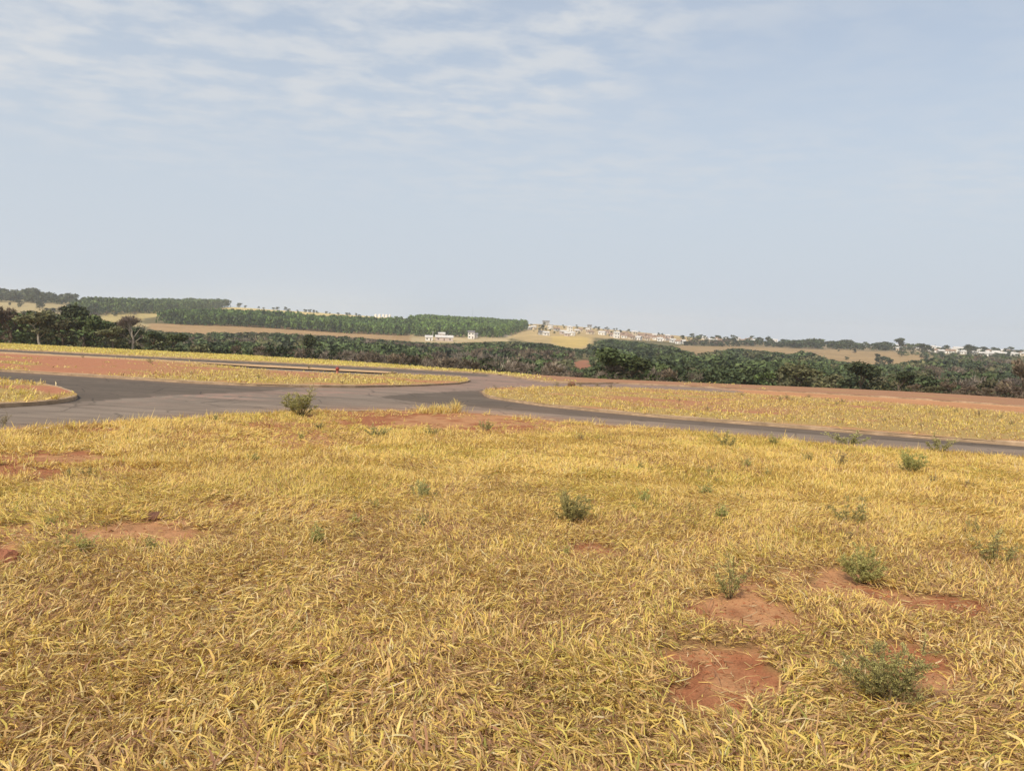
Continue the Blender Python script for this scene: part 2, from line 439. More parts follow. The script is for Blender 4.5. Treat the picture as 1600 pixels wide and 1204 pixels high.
def bare_at(px, py, x, y):
    b = np.zeros(np.shape(px))
    wn_ = (fbm(x * 3.6, y * 3.6, 21, 4) - .5) * 1.9 + (vnoise(x * 30, y * 30, 22) - .5) * .35
    for cx, cy, rx, ry, s in BARE:
        q = np.sqrt(((px - cx) / rx / 1.16) ** 2 + ((py - cy) / ry / 1.2) ** 2) + wn_
        b = np.maximum(b, s * sstep(1.15, .66, q))
    return b
SOIL = np.array([.30, .122, .060]); SOIL_L = np.array([.40, .205, .100]); LITTER = np.array([.27, .165, .075]); STRAW = np.array([.42, .30, .10])

# foreground lot: polar sheet from the camera's feet to the kerb
_e = on_plane(_xs, near_edge(_xs)); AZ_N = np.arctan2(_e[:, 0], _e[:, 1]); R_N = np.hypot(_e[:, 0], _e[:, 1])
azs = np.radians(np.concatenate([np.linspace(-50, 50, 290), np.linspace(50, 310, 30)[1:-1]]))
azw = (azs + math.pi) % (2 * math.pi) - math.pi
tt = np.concatenate([[0.], np.linspace(.03, 1, 150)])
A_, T_ = np.meshgrid(azw, tt, indexing='ij')
Rm = np.interp(A_, AZ_N, R_N)
r_ = np.where(T_ == 0, .05, .9 * (Rm / .9) ** ((T_ - .03) / .97))
x_, y_ = np.sin(A_) * r_, np.cos(A_) * r_
px_, py_ = project(np.stack([x_, y_, plane_z(x_, y_)], -1))
b_ = np.where(np.abs(A_) < R(49), bare_at(px_, py_, x_, y_), 0)
def relief(x, y):
    return .05 * (fbm(x / .9, y / .9, 31, 3) - .5) + .05 * (fbm(x / 3.2, y / 3.2, 33, 2) - .5)
edge = sstep(0, .5, Rm - r_)
def lot_z(x, y, b, e): return plane_z(x, y) + (relief(x, y) - .012 * b) * e
z_ = lot_z(x_, y_, b_, edge)
nz = fbm(x_ * 1.9, y_ * 1.9, 40, 4)[..., None]
cs = SOIL + (SOIL_L - SOIL) * sstep(.42, .56, nz)
lit = LITTER + (STRAW - LITTER) * sstep(7, 14, r_)[..., None] * .8
c_ = lit + (cs - lit) * np.clip(b_ * 1.4, 0, 1)[..., None]
c_ = c_ + (SOIL - c_) * (sstep(.45, .1, Rm - r_) * .7)[..., None]
me = np_mesh('grass_lot', np.stack([x_, y_, z_], -1).reshape(-1, 3), [grid_faces(len(azs), len(tt), True)], c_.reshape(-1, 3), True)
tag(link('lot_ground', me, M_SOIL), 'reddish bare soil and dead grass litter of the open lot', None, None, 'structure')

# raised strips of ground between the streets
def strip(name, top, bot, x0, x1, nu, nv, colf, label, extra_u=None, mat=None, zf=None):
    u = np.linspace(x0, x1, nu)
    if extra_u is not None: u = np.unique(np.concatenate([u, extra_u]))
    U, V = np.meshgrid(u, np.linspace(0, 1, nv), indexing='ij')
    PY = top(U) + (bot(U) - top(U)) * V
    P = on_plane(U, PY, 0.0)
    e = np.minimum(sstep(0, .25, V), sstep(0, .2, 1 - V))
    P[..., 2] += .10 * (fbm(P[..., 0] / 2, P[..., 1] / 2, 50, 3) - .45) * e
    if zf: P[..., 2] += zf(U, V, P)
    c = colf(U, PY, V, P)
    me = np_mesh(name, P.reshape(-1, 3), [grid_faces(len(u), nv)], c.reshape(-1, 3), True)
    return tag(link(name, me, mat or M_SOIL), label, None, None, 'structure')
def lerp(a, b, f): return a + (b - a) * np.clip(f, 0, 1)[..., None]
RED = np.array([.38, .17, .095]); SAND = np.array([.46, .30, .165]); YEL = np.array([.36, .25, .095])
def bare_B(U, PY, P):
    n = fbm(P[..., 0] / 4, P[..., 1] / 3, 61, 3)
    return np.clip(sstep(460, 160, U) * sstep(.36, .56, n + .2) * sstep(594, 580, PY) + sstep(560, 470, U) * sstep(380, 450, U) * sstep(592, 584, PY) * .8
                   + sstep(.62, .72, n) * .8, 0, 1)
def bare_C(U, PY, P):
    n = fbm(P[..., 0] / 3, P[..., 1] / 2, 62, 3)
    g = np.exp(-((U - 1090) / 60) ** 2 - ((PY - 631) / 6) ** 2) + .8 * np.exp(-((U - 1210) / 60) ** 2 - ((PY - 641) / 7) ** 2)
    return np.clip(g * (n * 1.4 + .2) + sstep(.56, .70, n) * .8, 0, 1)
def bare_A(U, PY, P):
    n = fbm(P[..., 0] / 2, P[..., 1] / 2, 63, 3)
    return np.clip(np.exp(-((U - 88) / 26) ** 2 - ((PY - 611) / 6) ** 2) * 1.3 + sstep(.58, .7, n), 0, 1)
def bare_F(U, PY, P):
    n = fbm(P[..., 0] / 5, P[..., 1] / 4, 64, 3)
    return np.clip(sstep(800, 860, U) * (1 - .75 * sstep(.62, .72, n)) + sstep(.66, .76, n) * .5, 0, 1)
def edge_sand(V, w): return np.maximum(sstep(1 - w, 1, V), sstep(w, 0, V))
tipC = np.linspace(753, 800, 24); tipB = np.linspace(600, 735, 60); tipA = np.linspace(60, 121, 30)
strip('lot_ground', C_top, C_bot, 753, 2240, 260, 30, lambda U, PY, V, P: lerp(lerp(YEL * np.ones(3), RED, bare_C(U, PY, P)), SAND, edge_sand(V, .05)),
      'long wedge of dry grass ground between asphalt street and earth street', tipC)
strip('lot_ground', B_top, B_bot, -640, 735, 260, 26, lambda U, PY, V, P: lerp(lerp(YEL * np.ones(3), RED, bare_B(U, PY, P)), SAND, edge_sand(V, .07)),
      'red earth and dry grass strip between the two asphalt streets', tipB)
strip('lot_ground', A_top, A_bot, -640, 121, 160, 20, lambda U, PY, V, P: lerp(lerp(YEL * np.ones(3), RED, bare_A(U, PY, P)), SAND, edge_sand(V, .14)),
      'rounded corner of red earth and dry grass beside the junction', tipA)
strip('sand_strip', S_top, S_bot, -640, 620, 160, 5, lambda U, PY, V, P: SAND * (.8 + .4 * fbm(P[..., 0] / 4, P[..., 1] / 4, 70, 2))[..., None] + 0 * V[..., None],
      'thin pale sandy strip beside the far asphalt street')
strip('verge', crest, F_bot, -640, 2240, 300, 12, lambda U, PY, V, P: lerp(lerp(YEL * np.ones(3), np.array([.33, .175, .10]), bare_F(U, PY, P)), SAND, sstep(.8, 1, V) * (U < 900)),
      'grass and red earth verge along the edge of the wood')

# ------------------------------------------------------------------ kerbs
def kerb(pxs, pys, label, w=.15, top=.02, side=1, mat=None):
    """continuous kerb along a line on the ground, chamfered on the street side"""
    P = on_plane(np.array(pxs, float), np.array(pys, float), 0.0)
    T = np.gradient(P, axis=0); T[:, 2] = 0
    T /= np.linalg.norm(T, axis=1)[:, None] + 1e-9
    Nn = np.stack([-T[:, 1], T[:, 0], 0 * T[:, 0]], -1) * side
    prof = [(0, ROAD_H - .03), (0, top - .03), (.03, top), (w, top), (w, -.05)]
    rows = np.stack([P + Nn * a + np.array([0, 0, h]) for a, h in prof], 1)
    rows[..., 2] += ((fbm(P[:, 0] * .9, P[:, 1] * .9, 80, 3) - .62) * .10)[:, None]
    me = np_mesh('kerb', rows.reshape(-1, 3), [grid_faces(len(P), len(prof))], None, False)
    return tag(link('kerb', me, mat or M_KERB), label, None, None, 'structure')
xs = np.linspace(-600, 2200, 500)
kerb(xs, near_edge(xs), 'soil-stained concrete kerb along the open lot', side=-1)
def loop(top, bot, x0, tip, n=200):
    a = np.concatenate([np.linspace(x0, tip - (50 if tip > x0 else -50), n), np.linspace(tip - (50 if tip > x0 else -50), tip, 30)[1:]])
    return np.concatenate([a, a[::-1][1:]]), np.concatenate([bot(a), top(a[::-1][1:])])
X, Y = loop(C_top, C_bot, 2200, 753); kerb(X, Y, 'sandy concrete kerb round the long wedge of dry grass', w=.10, side=-1)
X, Y = loop(B_top, B_bot, -600, 735); kerb(X, Y, 'sandy concrete kerb round the grass strip between asphalt streets', w=.10, side=1)
X, Y = loop(A_top, A_bot, -600, 121); kerb(X, Y, 'sandy concrete kerb round the corner of red earth', w=.10, side=1)
xs = np.linspace(-600, 2200, 400); kerb(xs, F_bot(xs), 'pale kerb along the far edge of the streets', w=.12, side=1)
xs = np.linspace(-600, 620, 200); kerb(xs, S_top(xs), 'pale kerb of the sandy strip', w=.12, side=-1)

# ------------------------------------------------------------------ dry grass: every blade is real geometry
PAL = np.array([[.745, .555, .165], [.77, .605, .24], [.68, .555, .135], [.58, .40, .165], [.37, .22, .118], [.72, .60, .33]])
def blades(P0, phi, elev, bend, length, width, col, nseg):
    n = len(P0)
    ts = {3: [0, .4, .75, 1], 2: [0, .5, 1], 1: [0, 1]}[nseg]
    pts = [P0]; e = elev.copy(); p = P0.copy(); ph = phi.copy()
    cur = rng.normal(0, .35, n)
    for i in range(nseg):
        L = length * (ts[i + 1] - ts[i])
        p = p + np.stack([np.cos(ph) * np.cos(e), np.sin(ph) * np.cos(e), np.sin(e)], -1) * L[:, None]
        pts.append(p); e = e - bend; ph = ph + cur
    tw = rng.normal(0, .6, n)
    side = np.stack([-np.sin(phi) * np.cos(tw), np.cos(phi) * np.cos(tw), np.sin(tw)], -1) * (width / 2)[:, None]
    ws = [.7, 1.0, .75] if nseg == 3 else ([.8, 1.0] if nseg == 2 else [1.0])
    rows = []
    for i in range(nseg):
        rows += [pts[i] - side * ws[i], pts[i] + side * ws[i]]
    rows.append(pts[nseg])
    k = len(rows)
    V = np.stack(rows, 1).reshape(-1, 3)
    b = (np.arange(n) * k)[:, None]
    fs = []
    for i in range(nseg - 1):
        fs.append(np.concatenate([b + 2 * i, b + 2 * i + 1, b + 2 * i + 3, b + 2 * i + 2], 1))
    fs.append(np.concatenate([b + k - 3, b + k - 2, b + k - 1], 1))
    C = np.repeat(col, k, 0)
    return V, fs, C
class Gather:
    def __init__(s): s.V = []; s.Q = []; s.T = []; s.C = []; s.n = 0
    def add(s, V, fs, C):
        for f in fs: (s.Q if f.shape[1] == 4 else s.T).append(f + s.n)
        s.V.append(V); s.C.append(C); s.n += len(V)
    def mesh(s, name):
        fs = []
        if s.Q: fs.append(np.concatenate(s.Q))
        if s.T: fs.append(np.concatenate(s.T))
        return np_mesh(name, np.concatenate(s.V), fs, np.concatenate(s.C), False)
def pick_col(n, weights):
    w = np.asarray(weights, float)
    if w.ndim == 1: w = np.repeat(w[None], n, 0)
    w = w / w.sum(1, keepdims=True)
    i = (rng.random(n)[:, None] > np.cumsum(w, 1)).sum(1).clip(0, len(PAL) - 1)
    return PAL[i] * rng.uniform(.85, 1.12, (n, 1)) * rng.uniform(.95, 1.05, (n, 3))
g = Gather()
for r0, r1, dens, nseg, wbase, lf in ((1.5, 4.2, 1900, 3, .0085, 1.3), (1.5, 4.2, 8400, 2, .0056, .85), (4.2, 7, 5200, 2, .0070, 1.0), (7, 10.5, 4200, 1, .0105, .95), (10.5, 26, 1500, 1, .016, 1.0)):
    AW = R(72) if r1 < 5 else (R(58) if r1 < 8 else R(50))
    area = .5 * (r1 * r1 - r0 * r0) * AW * 2
    n = int(area * dens)
    az = rng.uniform(-AW, AW, n); az = az[(np.abs(az) < R(47)) | (rng.random(n) < .6)]; n = len(az)
    r = np.sqrt(rng.uniform(r0 * r0, r1 * r1, n))
    if r1 > 12: r = r0 + (r1 - r0) * rng.random(n) ** 1.25     # blades thin out with distance
    x, y = np.sin(az) * r, np.cos(az) * r
    Rn = np.interp(az, AZ_N, R_N)
    # pull blades into tufts
    cl = rng.random(n) < .42
    gs = .16
    ox = (np.floor(x / gs) + vnoise(np.floor(x / gs) * 7.1, np.floor(y / gs) * 3.7, 90)) * gs
    oy = (np.floor(y / gs) + vnoise(np.floor(x / gs) * 5.3, np.floor(y / gs) * 8.9, 91)) * gs
    k = np.where(cl, rng.uniform(.3, .8, n), 0)
    x2 = x + (ox - x) * k; y2 = y + (oy - y) * k
    az2 = np.arctan2(x2, y2); r2 = np.hypot(x2, y2)
    px, py = project(np.stack([x2, y2, plane_z(x2, y2)], -1))
    b = bare_at(px, py, x2, y2)
    thin = fbm(x2 * 1.3, y2 * 1.3, 95, 3)
    keep = (rng.random(n) < (1 - b * 1.05)) & (rng.random(n) < .58 + .6 * thin) & (r2 < Rn - .05 - .15 * rng.random(n))
    x2, y2, ox, oy, b, cl, r2, thin, px, py, Rn = (a[keep] for a in (x2, y2, ox, oy, b, cl, r2, thin, px, py, Rn))
    n = len(x2)
    # flattened, combed patches against tussocky upright ones
    flat = np.clip(.25 + sstep(.42, .62, fbm(x2 * .7, y2 * .7, 97, 2)) + .5 * sstep(700, 1300, px) * sstep(5.5, 4, r2), 0, 1)
    flow = fbm(x2 * .8, y2 * .8, 99, 2) * 14
    phi = np.where(rng.random(n) < .35 + .4 * flat, flow + rng.normal(0, .7, n),
                   np.where(cl, np.arctan2(y2 - oy, x2 - ox) + rng.normal(0, .6, n), rng.uniform(0, 6.283, n)))
    elev = np.where(rng.random(n) < .25 + .5 * flat, rng.uniform(-.05, .45, n), rng.uniform(.35, 1.25, n))
    bend = rng.uniform(.1, .75, n) * np.where(elev > .6, 1.2, .5)
    L = lf * rng.uniform(.03, .10, n) * (1 + .25 * (thin - .5)) * np.where(rng.random(n) < .06, 1.5, 1) * (1 + .3 * sstep(9, 16, r2))
    ed = sstep(1.1, .2, Rn - r2); L *= 1 + .5 * ed * (rng.random(n) < .3)
    wd = wbase * rng.uniform(.55, 1.4, n)
    yg = sstep(5, 12, r2)
    gn = sstep(.50, .66, fbm(x2 / 1.7, y2 / 1.7, 101, 2))
    br = sstep(.52, .36, thin)
    w = np.stack([1.2 + 1.2 * yg, .9 + 0 * yg, .5 + 1.6 * gn * (.5 + yg), .75 - .5 * yg + .8 * br, .75 - .6 * yg + .8 * br + .9 * b, .20 - .1 * yg], -1)
    col = pick_col(n, w)
    green = rng.random(n) < .01 + .05 * gn
    col[green] = np.array([.34, .33, .08]) * rng.uniform(.8, 1.2, (green.sum(), 1))
    inner = np.interp(np.arctan2(x2, y2), AZ_N, R_N) - r2
    z = lot_z(x2, y2, b, sstep(0, .5, inner)) + rng.uniform(0, .055, n) * (1 - .7 * b)
    g.add(*blades(np.stack([x2, y2, z], -1), phi, elev, bend, L, wd, col, nseg))
# a few tall clumps left standing at the kerb
for cx, cy, rx, tall, m in ((685, 640, 30, .30, 420), (712, 640, 7, .42, 160), (660, 641, 14, .22, 120), (925, 661, 6, .30, 14), (940, 662, 4, .32, 10), (1190, 684, 6, .28, 14), (350, 651, 16, .22, 40), (110, 667, 14, .20, 60), (820, 651, 20, .2, 60), (1225, 687, 5, .3, 10)):
    q = on_plane(cx + rng.normal(0, rx * .5, m), cy + rng.uniform(1, 5, m))
    q[:, 2] -= .01
    g.add(*blades(q, rng.uniform(0, 6.283, m), rng.uniform(.9, 1.5, m), rng.uniform(.05, .7, m), tall * rng.uniform(.35, 1.1, m), .014 * rng.uniform(.5, 1.3, m), pick_col(m, [1.2, .9, 1.0, .4, .2, .3]), 3))
# long wiry stems lying in the mat
m = 2600; az = rng.uniform(-R(47), R(47), m); r = np.sqrt(rng.uniform(1.8 ** 2, 7.5 ** 2, m)); q = np.stack([np.sin(az) * r, np.cos(az) * r, 0 * r], -1)
q[:, 2] = lot_z(q[:, 0], q[:, 1], 0, 1) + rng.uniform(.02, .06, m)
g.add(*blades(q, rng.uniform(0, 6.283, m), rng.uniform(-.1, .35, m), rng.uniform(0, .25, m), rng.uniform(.12, .32, m), .0032 * rng.uniform(.7, 1.5, m), pick_col(m, [.5, .8, .1, 1.0, 1.0, .8]), 3))
# fallen blades strewn over the bare soil
m = 2600
pick = rng.integers(0, len(BARE), m); bb = np.array(BARE)[pick]
q = on_plane(bb[:, 0] + rng.normal(0, .6, m) * bb[:, 2], np.maximum(bb[:, 1] + rng.normal(0, .6, m) * bb[:, 3], 640))
rq = np.hypot(q[:, 0], q[:, 1]); ok = (rq < np.interp(np.arctan2(q[:, 0], q[:, 1]), AZ_N, R_N) - .3) & (rq < 12); q = q[ok]; m = len(q); rq = rq[ok]
q[:, 2] = lot_z(q[:, 0], q[:, 1], 1, 1) + .006
g.add(*blades(q, rng.uniform(0, 6.283, m), rng.uniform(-.02, .2, m), rng.uniform(0, .12, m), rng.uniform(.03, .10, m), .006 * rng.uniform(.5, 1.3, m), pick_col(m, [.7, .6, .1, .8, 1.0, .4]), 2))
tag(link('dry_grass', g.mesh('dry_grass'), M_GRASS), 'matted straw-yellow dead grass covering the open lot', 'grass', None, 'stuff')

def strip_grass(top, bot, x0, x1, dens, L0, L1, wd, baref, label, wts, dmax=1e9):
    xs_ = np.linspace(x0, x1, 200)
    Q = np.concatenate([on_plane(xs_, top(xs_)), on_plane(xs_, bot(xs_))])
    lo, hi = Q.min(0), Q.max(0)
    n = int((hi[0] - lo[0]) * (hi[1] - lo[1]) * dens)
    x = rng.uniform(lo[0], hi[0], n); y = rng.uniform(lo[1], hi[1], n)
    # tussocks
    gs = .7
    ox = (np.floor(x / gs) + vnoise(np.floor(x / gs) * 7.1, np.floor(y / gs) * 3.7, 90)) * gs
    oy = (np.floor(y / gs) + vnoise(np.floor(x / gs) * 5.3, np.floor(y / gs) * 8.9, 91)) * gs
    k = np.where(rng.random(n) < .6, rng.uniform(.4, .85, n), 0)
    x = x + (ox - x) * k; y = y + (oy - y) * k
    P0 = np.stack([x, y, plane_z(x, y)], -1)
    px, py = project(P0)
    b = baref(px, py, P0)
    ok = (px > x0) & (px < x1) & (py > top(px)) & (py < bot(px)) & (y > 0)
    gap = (bot(px) - py) / np.maximum(bot(px) - top(px), .1)
    ok &= (rng.random(n) > b * 1.1) & (rng.random(n) < -.32 + 2.0 * fbm(x / 1.8, y / 1.8, 103, 3)) & (gap > .005) & (gap < .99)
    P0 = P0[ok]; n = len(P0)
    P0[:, 2] += rng.uniform(-.02, .04, n)
    h = .6 + .9 * fbm(P0[:, 0] / 2.5, P0[:, 1] / 2.5, 105, 2)
    gn = sstep(.45, .7, fbm(P0[:, 0] / 4, P0[:, 1] / 4, 107, 2))
    w = np.repeat(np.array(wts, float)[None], n, 0); w[:, 2] += gn * 1.2
    G = Gather()
    G.add(*blades(P0, rng.uniform(0, 6.283, n), rng.uniform(.4, 1.35, n), rng.uniform(.1, .7, n), rng.uniform(L0, L1, n) * h, wd * rng.uniform(.6, 1.4, n), pick_col(n, w), 2))
    return tag(link('dry_grass', G.mesh('dry_grass'), M_GRASS), label, 'grass', None, 'stuff')
WT = [1.0, .6, .6, 1.0, .8, .25]
strip_grass(C_top, C_bot, 753, 2000, 95, .06, .16, .022, bare_C, 'straw-yellow tussocks on the long wedge beside the earth street', WT)
strip_grass(B_top, B_bot, -300, 733, 42, .08, .20, .034, bare_B, 'straw-yellow tussocks on the strip between the asphalt streets', WT)
strip_grass(A_top, A_bot, -300, 118, 100, .07, .20, .025, bare_A, 'dry grass on the rounded corner beside the junction', WT)
strip_grass(crest, F_bot, -300, 1200, 14, .10, .24, .07, bare_F, 'bright yellow grass on the verge in front of the wood', [1.6, .8, 1.1, .3, .1, .2])

# ------------------------------------------------------------------ weeds, clods and stones on the lots
def weed_mesh(seed, nst, nleaf, spread, leaf, green):
    """upright bushy weed: branching wiry stems with feathery little leaves; unit height"""
    q = np.random.default_rng(seed)
    SV, SF, LP, LD = [], [], [], []
    def tube(a, b, r0, r1):
        d = b - a; d = d / (np.linalg.norm(d) + 1e-9)
        s = np.cross(d, [0.3, .9, .1]); s /= np.linalg.norm(s) + 1e-9; t = np.cross(d, s)
        k = len(SV) * 6
        ring = lambda c, r: [c + r * (s * math.cos(w) + t * math.sin(w)) for w in (0, 2.09, 4.19)]
        SV.append(np.array(ring(a, r0) + ring(b, r1)))
        for i in range(3): SF.append([k + i, k + (i + 1) % 3, k + 3 + (i + 1) % 3, k + 3 + i])
    for i in range(nst):
        ph = q.uniform(0, 6.283); lean = q.uniform(.1, 1.0) * spread
        L = q.uniform(.55, 1.0) * (1 - .25 * lean)
        d = np.array([math.cos(ph) * lean, math.sin(ph) * lean, 1.0]); d /= np.linalg.norm(d)
        p = np.array([math.cos(ph) * .04, math.sin(ph) * .04, -.03])
        for s in range(4):
            p2 = p + d * L / 4; tube(p, p2, .012 * (1 - s / 5), .012 * (1 - (s + 1) / 5))
            d = d + q.normal(0, .14, 3); d[2] += .05; d /= np.linalg.norm(d)
            if s:
                for j in range(3):
                    e = d + q.normal(0, .7, 3); e[2] = abs(e[2]) * .7 + .1; e /= np.linalg.norm(e)
                    l = L * q.uniform(.14, .3); tube(p2, p2 + e * l, .006, .003)
                    m = nleaf // (nst * 9)
                    f = q.random(m)[:, None]
                    LP.append(p2 + e * l * f * 1.05 + q.normal(0, .012, (m, 3))); LD.append(np.repeat(e[None], m, 0) * .6 + q.normal(0, .7, (m, 3)))
            p = p2
    V = np.concatenate(SV)
    LPa = np.concatenate(LP); LDa = np.concatenate(LD); LDa /= np.linalg.norm(LDa, axis=1)[:, None]
    n = len(LPa)
    sd = np.cross(LDa, q.normal(0, 1, (n, 3))); sd /= np.linalg.norm(sd, axis=1)[:, None] + 1e-9
    ll = leaf * q.uniform(.6, 1.4, (n, 1))
    LV = np.stack([LPa, LPa + LDa * ll * .5 + sd * ll * .2, LPa + LDa * ll, LPa + LDa * ll * .5 - sd * ll * .2], 1).reshape(-1, 3)
    LF = np.arange(n * 4).reshape(-1, 4)
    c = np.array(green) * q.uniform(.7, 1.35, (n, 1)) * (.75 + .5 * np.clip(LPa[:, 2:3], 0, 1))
    yl = q.random(n) < .12; c[yl] = np.array([.30, .27, .10]) * q.uniform(.8, 1.2, (yl.sum(), 1))
    st = np_mesh('stem', V, [np.array(SF)], np.tile(np.array([.24, .20, .11]), (len(V), 1)))
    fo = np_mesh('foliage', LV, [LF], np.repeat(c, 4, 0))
    return st, fo
GG = (.43, .41, .15); GO = (.42, .38, .17); GB = (.34, .265, .155)
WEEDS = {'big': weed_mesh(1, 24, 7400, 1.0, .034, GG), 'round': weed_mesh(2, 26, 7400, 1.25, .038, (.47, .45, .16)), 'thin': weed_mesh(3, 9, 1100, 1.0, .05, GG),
         'low': weed_mesh(4, 14, 1200, 1.5, .07, GO), 'mid': weed_mesh(5, 10, 1000, .8, .07, GG), 'dry': weed_mesh(6, 10, 500, .9, .06, GB)}
def weed(px, py, hpx, kind, label, group=None, wide=1.0):
    base = on_plane(np.array([px], float), np.array([py], float))[0]
    d = math.hypot(base[0], base[1])
    hgt = hpx / F * d * 1.12
    o = bpy.data.objects.new('weed', None); COL.objects.link(o)
    o.empty_display_size = .1
    o.location = base + np.array([0, 0, .0]); s = hgt
    o.location.z += float(relief(base[0], base[1])) - .01 if d < 14 else 0
    o.scale = (s * wide, s * wide, s); o.rotation_euler = (0, 0, random.uniform(0, 6.28))
    st, fo = WEEDS[kind]
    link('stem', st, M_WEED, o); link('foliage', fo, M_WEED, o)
    return tag(o, label, 'weed', group)
weed(1388, 1098, 92, 'big', 'tall feathery green weed standing in a bare red soil patch', wide=1.1)
weed(1348, 908, 50, 'round', 'dense rounded green weed at the edge of a long red soil strip', wide=1.15)
weed(1140, 928, 62, 'thin', 'sparse wispy green weed above a red soil patch', wide=1.0)
weed(890, 818, 56, 'big', 'upright green weed with dark litter at its foot in dry grass', wide=.95)
weed(470, 650, 40, 'big', 'large dark bushy weed on the kerb beside the junction', wide=1.2)
weed(655, 778, 36, 'low', 'low spreading grey-green weed over brown litter', wide=.9)
weed(1465, 709, 30, 'low', 'wide bushy green weed spilling over the kerb onto asphalt', wide=1.0)
weed(1325, 697, 24, 'low', 'long low green weed along the kerb of the asphalt street', wide=1.7)
weed(1420, 740, 34, 'big', 'dark green leaning weed amid dry grass near the kerb')
weed(1310, 729, 24, 'dry', 'small greyish weed with dark foot amid dry grass near the kerb')
weed(495, 850, 34, 'mid', 'slender green weed with brown foot in open dry grass')
weed(590, 683, 22, 'low', 'flat leafy weed beside the red soil strip by the kerb', wide=1.3)
weed(757, 673, 20, 'low', 'dark low weed on the red soil strip by the kerb', wide=1.0)
weed(5, 668, 20, 'dry', 'thin dark weed on the kerb facing the rounded corner')
SM = [(1005, 788, 26, 'mid'), (1128, 812, 24, 'mid'), (1330, 820, 42, 'thin'), (1555, 880, 46, 'thin'), (1100, 775, 20, 'mid'), (235, 866, 26, 'mid'),
      (135, 870, 30, 'mid'), (135, 745, 18, 'low'), (105, 745, 14, 'low'), (675, 680, 16, 'low'), (1165, 733, 18, 'mid'), (1165, 727, 12, 'dry'), (905, 690, 16, 'dry'), (585, 795, 16, 'mid'),
      (555, 820, 18, 'mid'), (885, 868, 18, 'mid'), (340, 659, 13, 'low'), (395, 724, 16, 'mid'), (1135, 700, 26, 'thin'), (1210, 698, 18, 'mid'), (760, 752, 16, 'dry'), (1200, 745, 14, 'mid'),
      (1455, 755, 16, 'dry'), (1510, 762, 14, 'dry'), (1290, 800, 16, 'dry'), (240, 680, 14, 'dry'), (80, 822, 14, 'mid'), (1075, 795, 14, 'dry'), (1110, 744, 16, 'mid'), (815, 700, 10, 'dry'),
      (1260, 722, 14, 'mid'), (500, 670, 12, 'low'), (470, 690, 14, 'mid'), (1000, 735, 14, 'mid'), (1520, 830, 22, 'thin'), (1105, 925, 20, 'dry'), (100, 862, 24, 'thin')]
LBL = {'mid': 'small green weed poking through the dry grass of the open lot', 'low': 'small low leafy weed among dry grass of the open lot',
       'thin': 'wispy pale green weed in the dry grass of the open lot', 'dry': 'small withered brownish weed in the dry grass of the open lot'}
qw = random.Random(21)
for i in range(34):
    px_ = qw.uniform(480, 1600); py_ = qw.uniform(near_edge(px_) + 22, 880)
    SM.append((px_, py_, qw.uniform(9, 15) * (.6 + (py_ - 640) / 300), qw.choice(['low', 'low', 'dry'])))
for a in SM: weed(*a, LBL[a[3]].replace('open lot', 'open lot' if a[1] > 735 else 'open lot near the kerb'), 'weeds on the open lot%s, ' % ('' if a[1] > 735 else ' near the kerb') + a[3], wide=random.uniform(.85, 1.4))
for a in [(868, 604, 9), (893, 604, 10), (905, 604, 8), (935, 605, 8), (955, 606, 8), (1125, 615, 6), (1160, 619, 7), (1218, 626, 8), (1230, 624, 9), (1237, 627, 6), (1262, 622, 7), (1293, 628, 6),
          (1315, 630, 8), (1307, 632, 6), (1383, 660, 8), (1455, 648, 8), (1495, 645, 7), (1530, 650, 9), (1565, 655, 8), (1580, 664, 8), (775, 608, 7), (1060, 627, 6), (1105, 641, 8), (1440, 668, 8)]:
    weed(*a, 'dry', 'small dark weed among the tussocks beside the earth street', 'weeds on the wedge beside the earth street', wide=1.3)
for a in [(236, 568, 9), (483, 576, 8), (405, 592, 8), (612, 584, 7), (130, 559, 5), (8, 595, 8), (50, 600, 6), (300, 585, 6), (535, 599, 5), (690, 589, 5), (660, 588, 5)]:
    weed(*a, 'dry', 'small dark weed on the strip between the asphalt streets', 'weeds between the asphalt streets', wide=1.2)

def lump(name, px, py, wpx, hpx, color, seed, label, cat):
    q = np.random.default_rng(seed)
    base = on_plane(np.array([px], float), np.array([py], float))[0]; d = math.hypot(base[0], base[1])
    a, h = wpx / F * d / 2, hpx / F * d
    n, m = 14, 8
    th = np.linspace(0, 2 * math.pi, n, endpoint=False); ph = np.linspace(-.5, math.pi / 2, m)
    T, Pn = np.meshgrid(th, ph, indexing='ij')
    rr_ = 1 + .35 * (fbm(np.cos(T) * 2 + 5 + Pn, np.sin(T) * 2 + Pn * 1.3 + seed, seed, 3) - .5) + q.normal(0, .04, T.shape)
    V = np.stack([np.cos(T) * np.cos(Pn) * rr_ * a, np.sin(T) * np.cos(Pn) * rr_ * a * .8, np.sin(Pn) * rr_ * h], -1)
    V[:, -1] = V[:, -1].mean(0)
    me = np_mesh(name, V.reshape(-1, 3), [grid_faces(n, m, True)], np.tile(np.array(color), (n * m, 1)), False)
    o = link(name, me, M_SOIL); o.location = base; o.location.z += float(relief(base[0], base[1])) if d < 14 else 0
    return tag(o, label, cat)
lump('soil_clod', 242, 810, 28, 9, (.15, .075, .05), 3, 'dark brown clod of earth lying on the dry grass', 'clod')
lump('soil_mound', 2, 878, 46, 16, (.28, .115, .065), 4, 'small heap of red earth in the dry grass', 'soil heap')
lump('stone', 72, 672, 8, 5, (.50, .38, .28), 5, 'pale stone lying by the kerb of the open lot', 'stone')
lump('soil_mound', 893, 601, 13, 5, (.20, .09, .055), 6, 'dark red heap of earth at the far kerb by the earth street', 'soil heap')

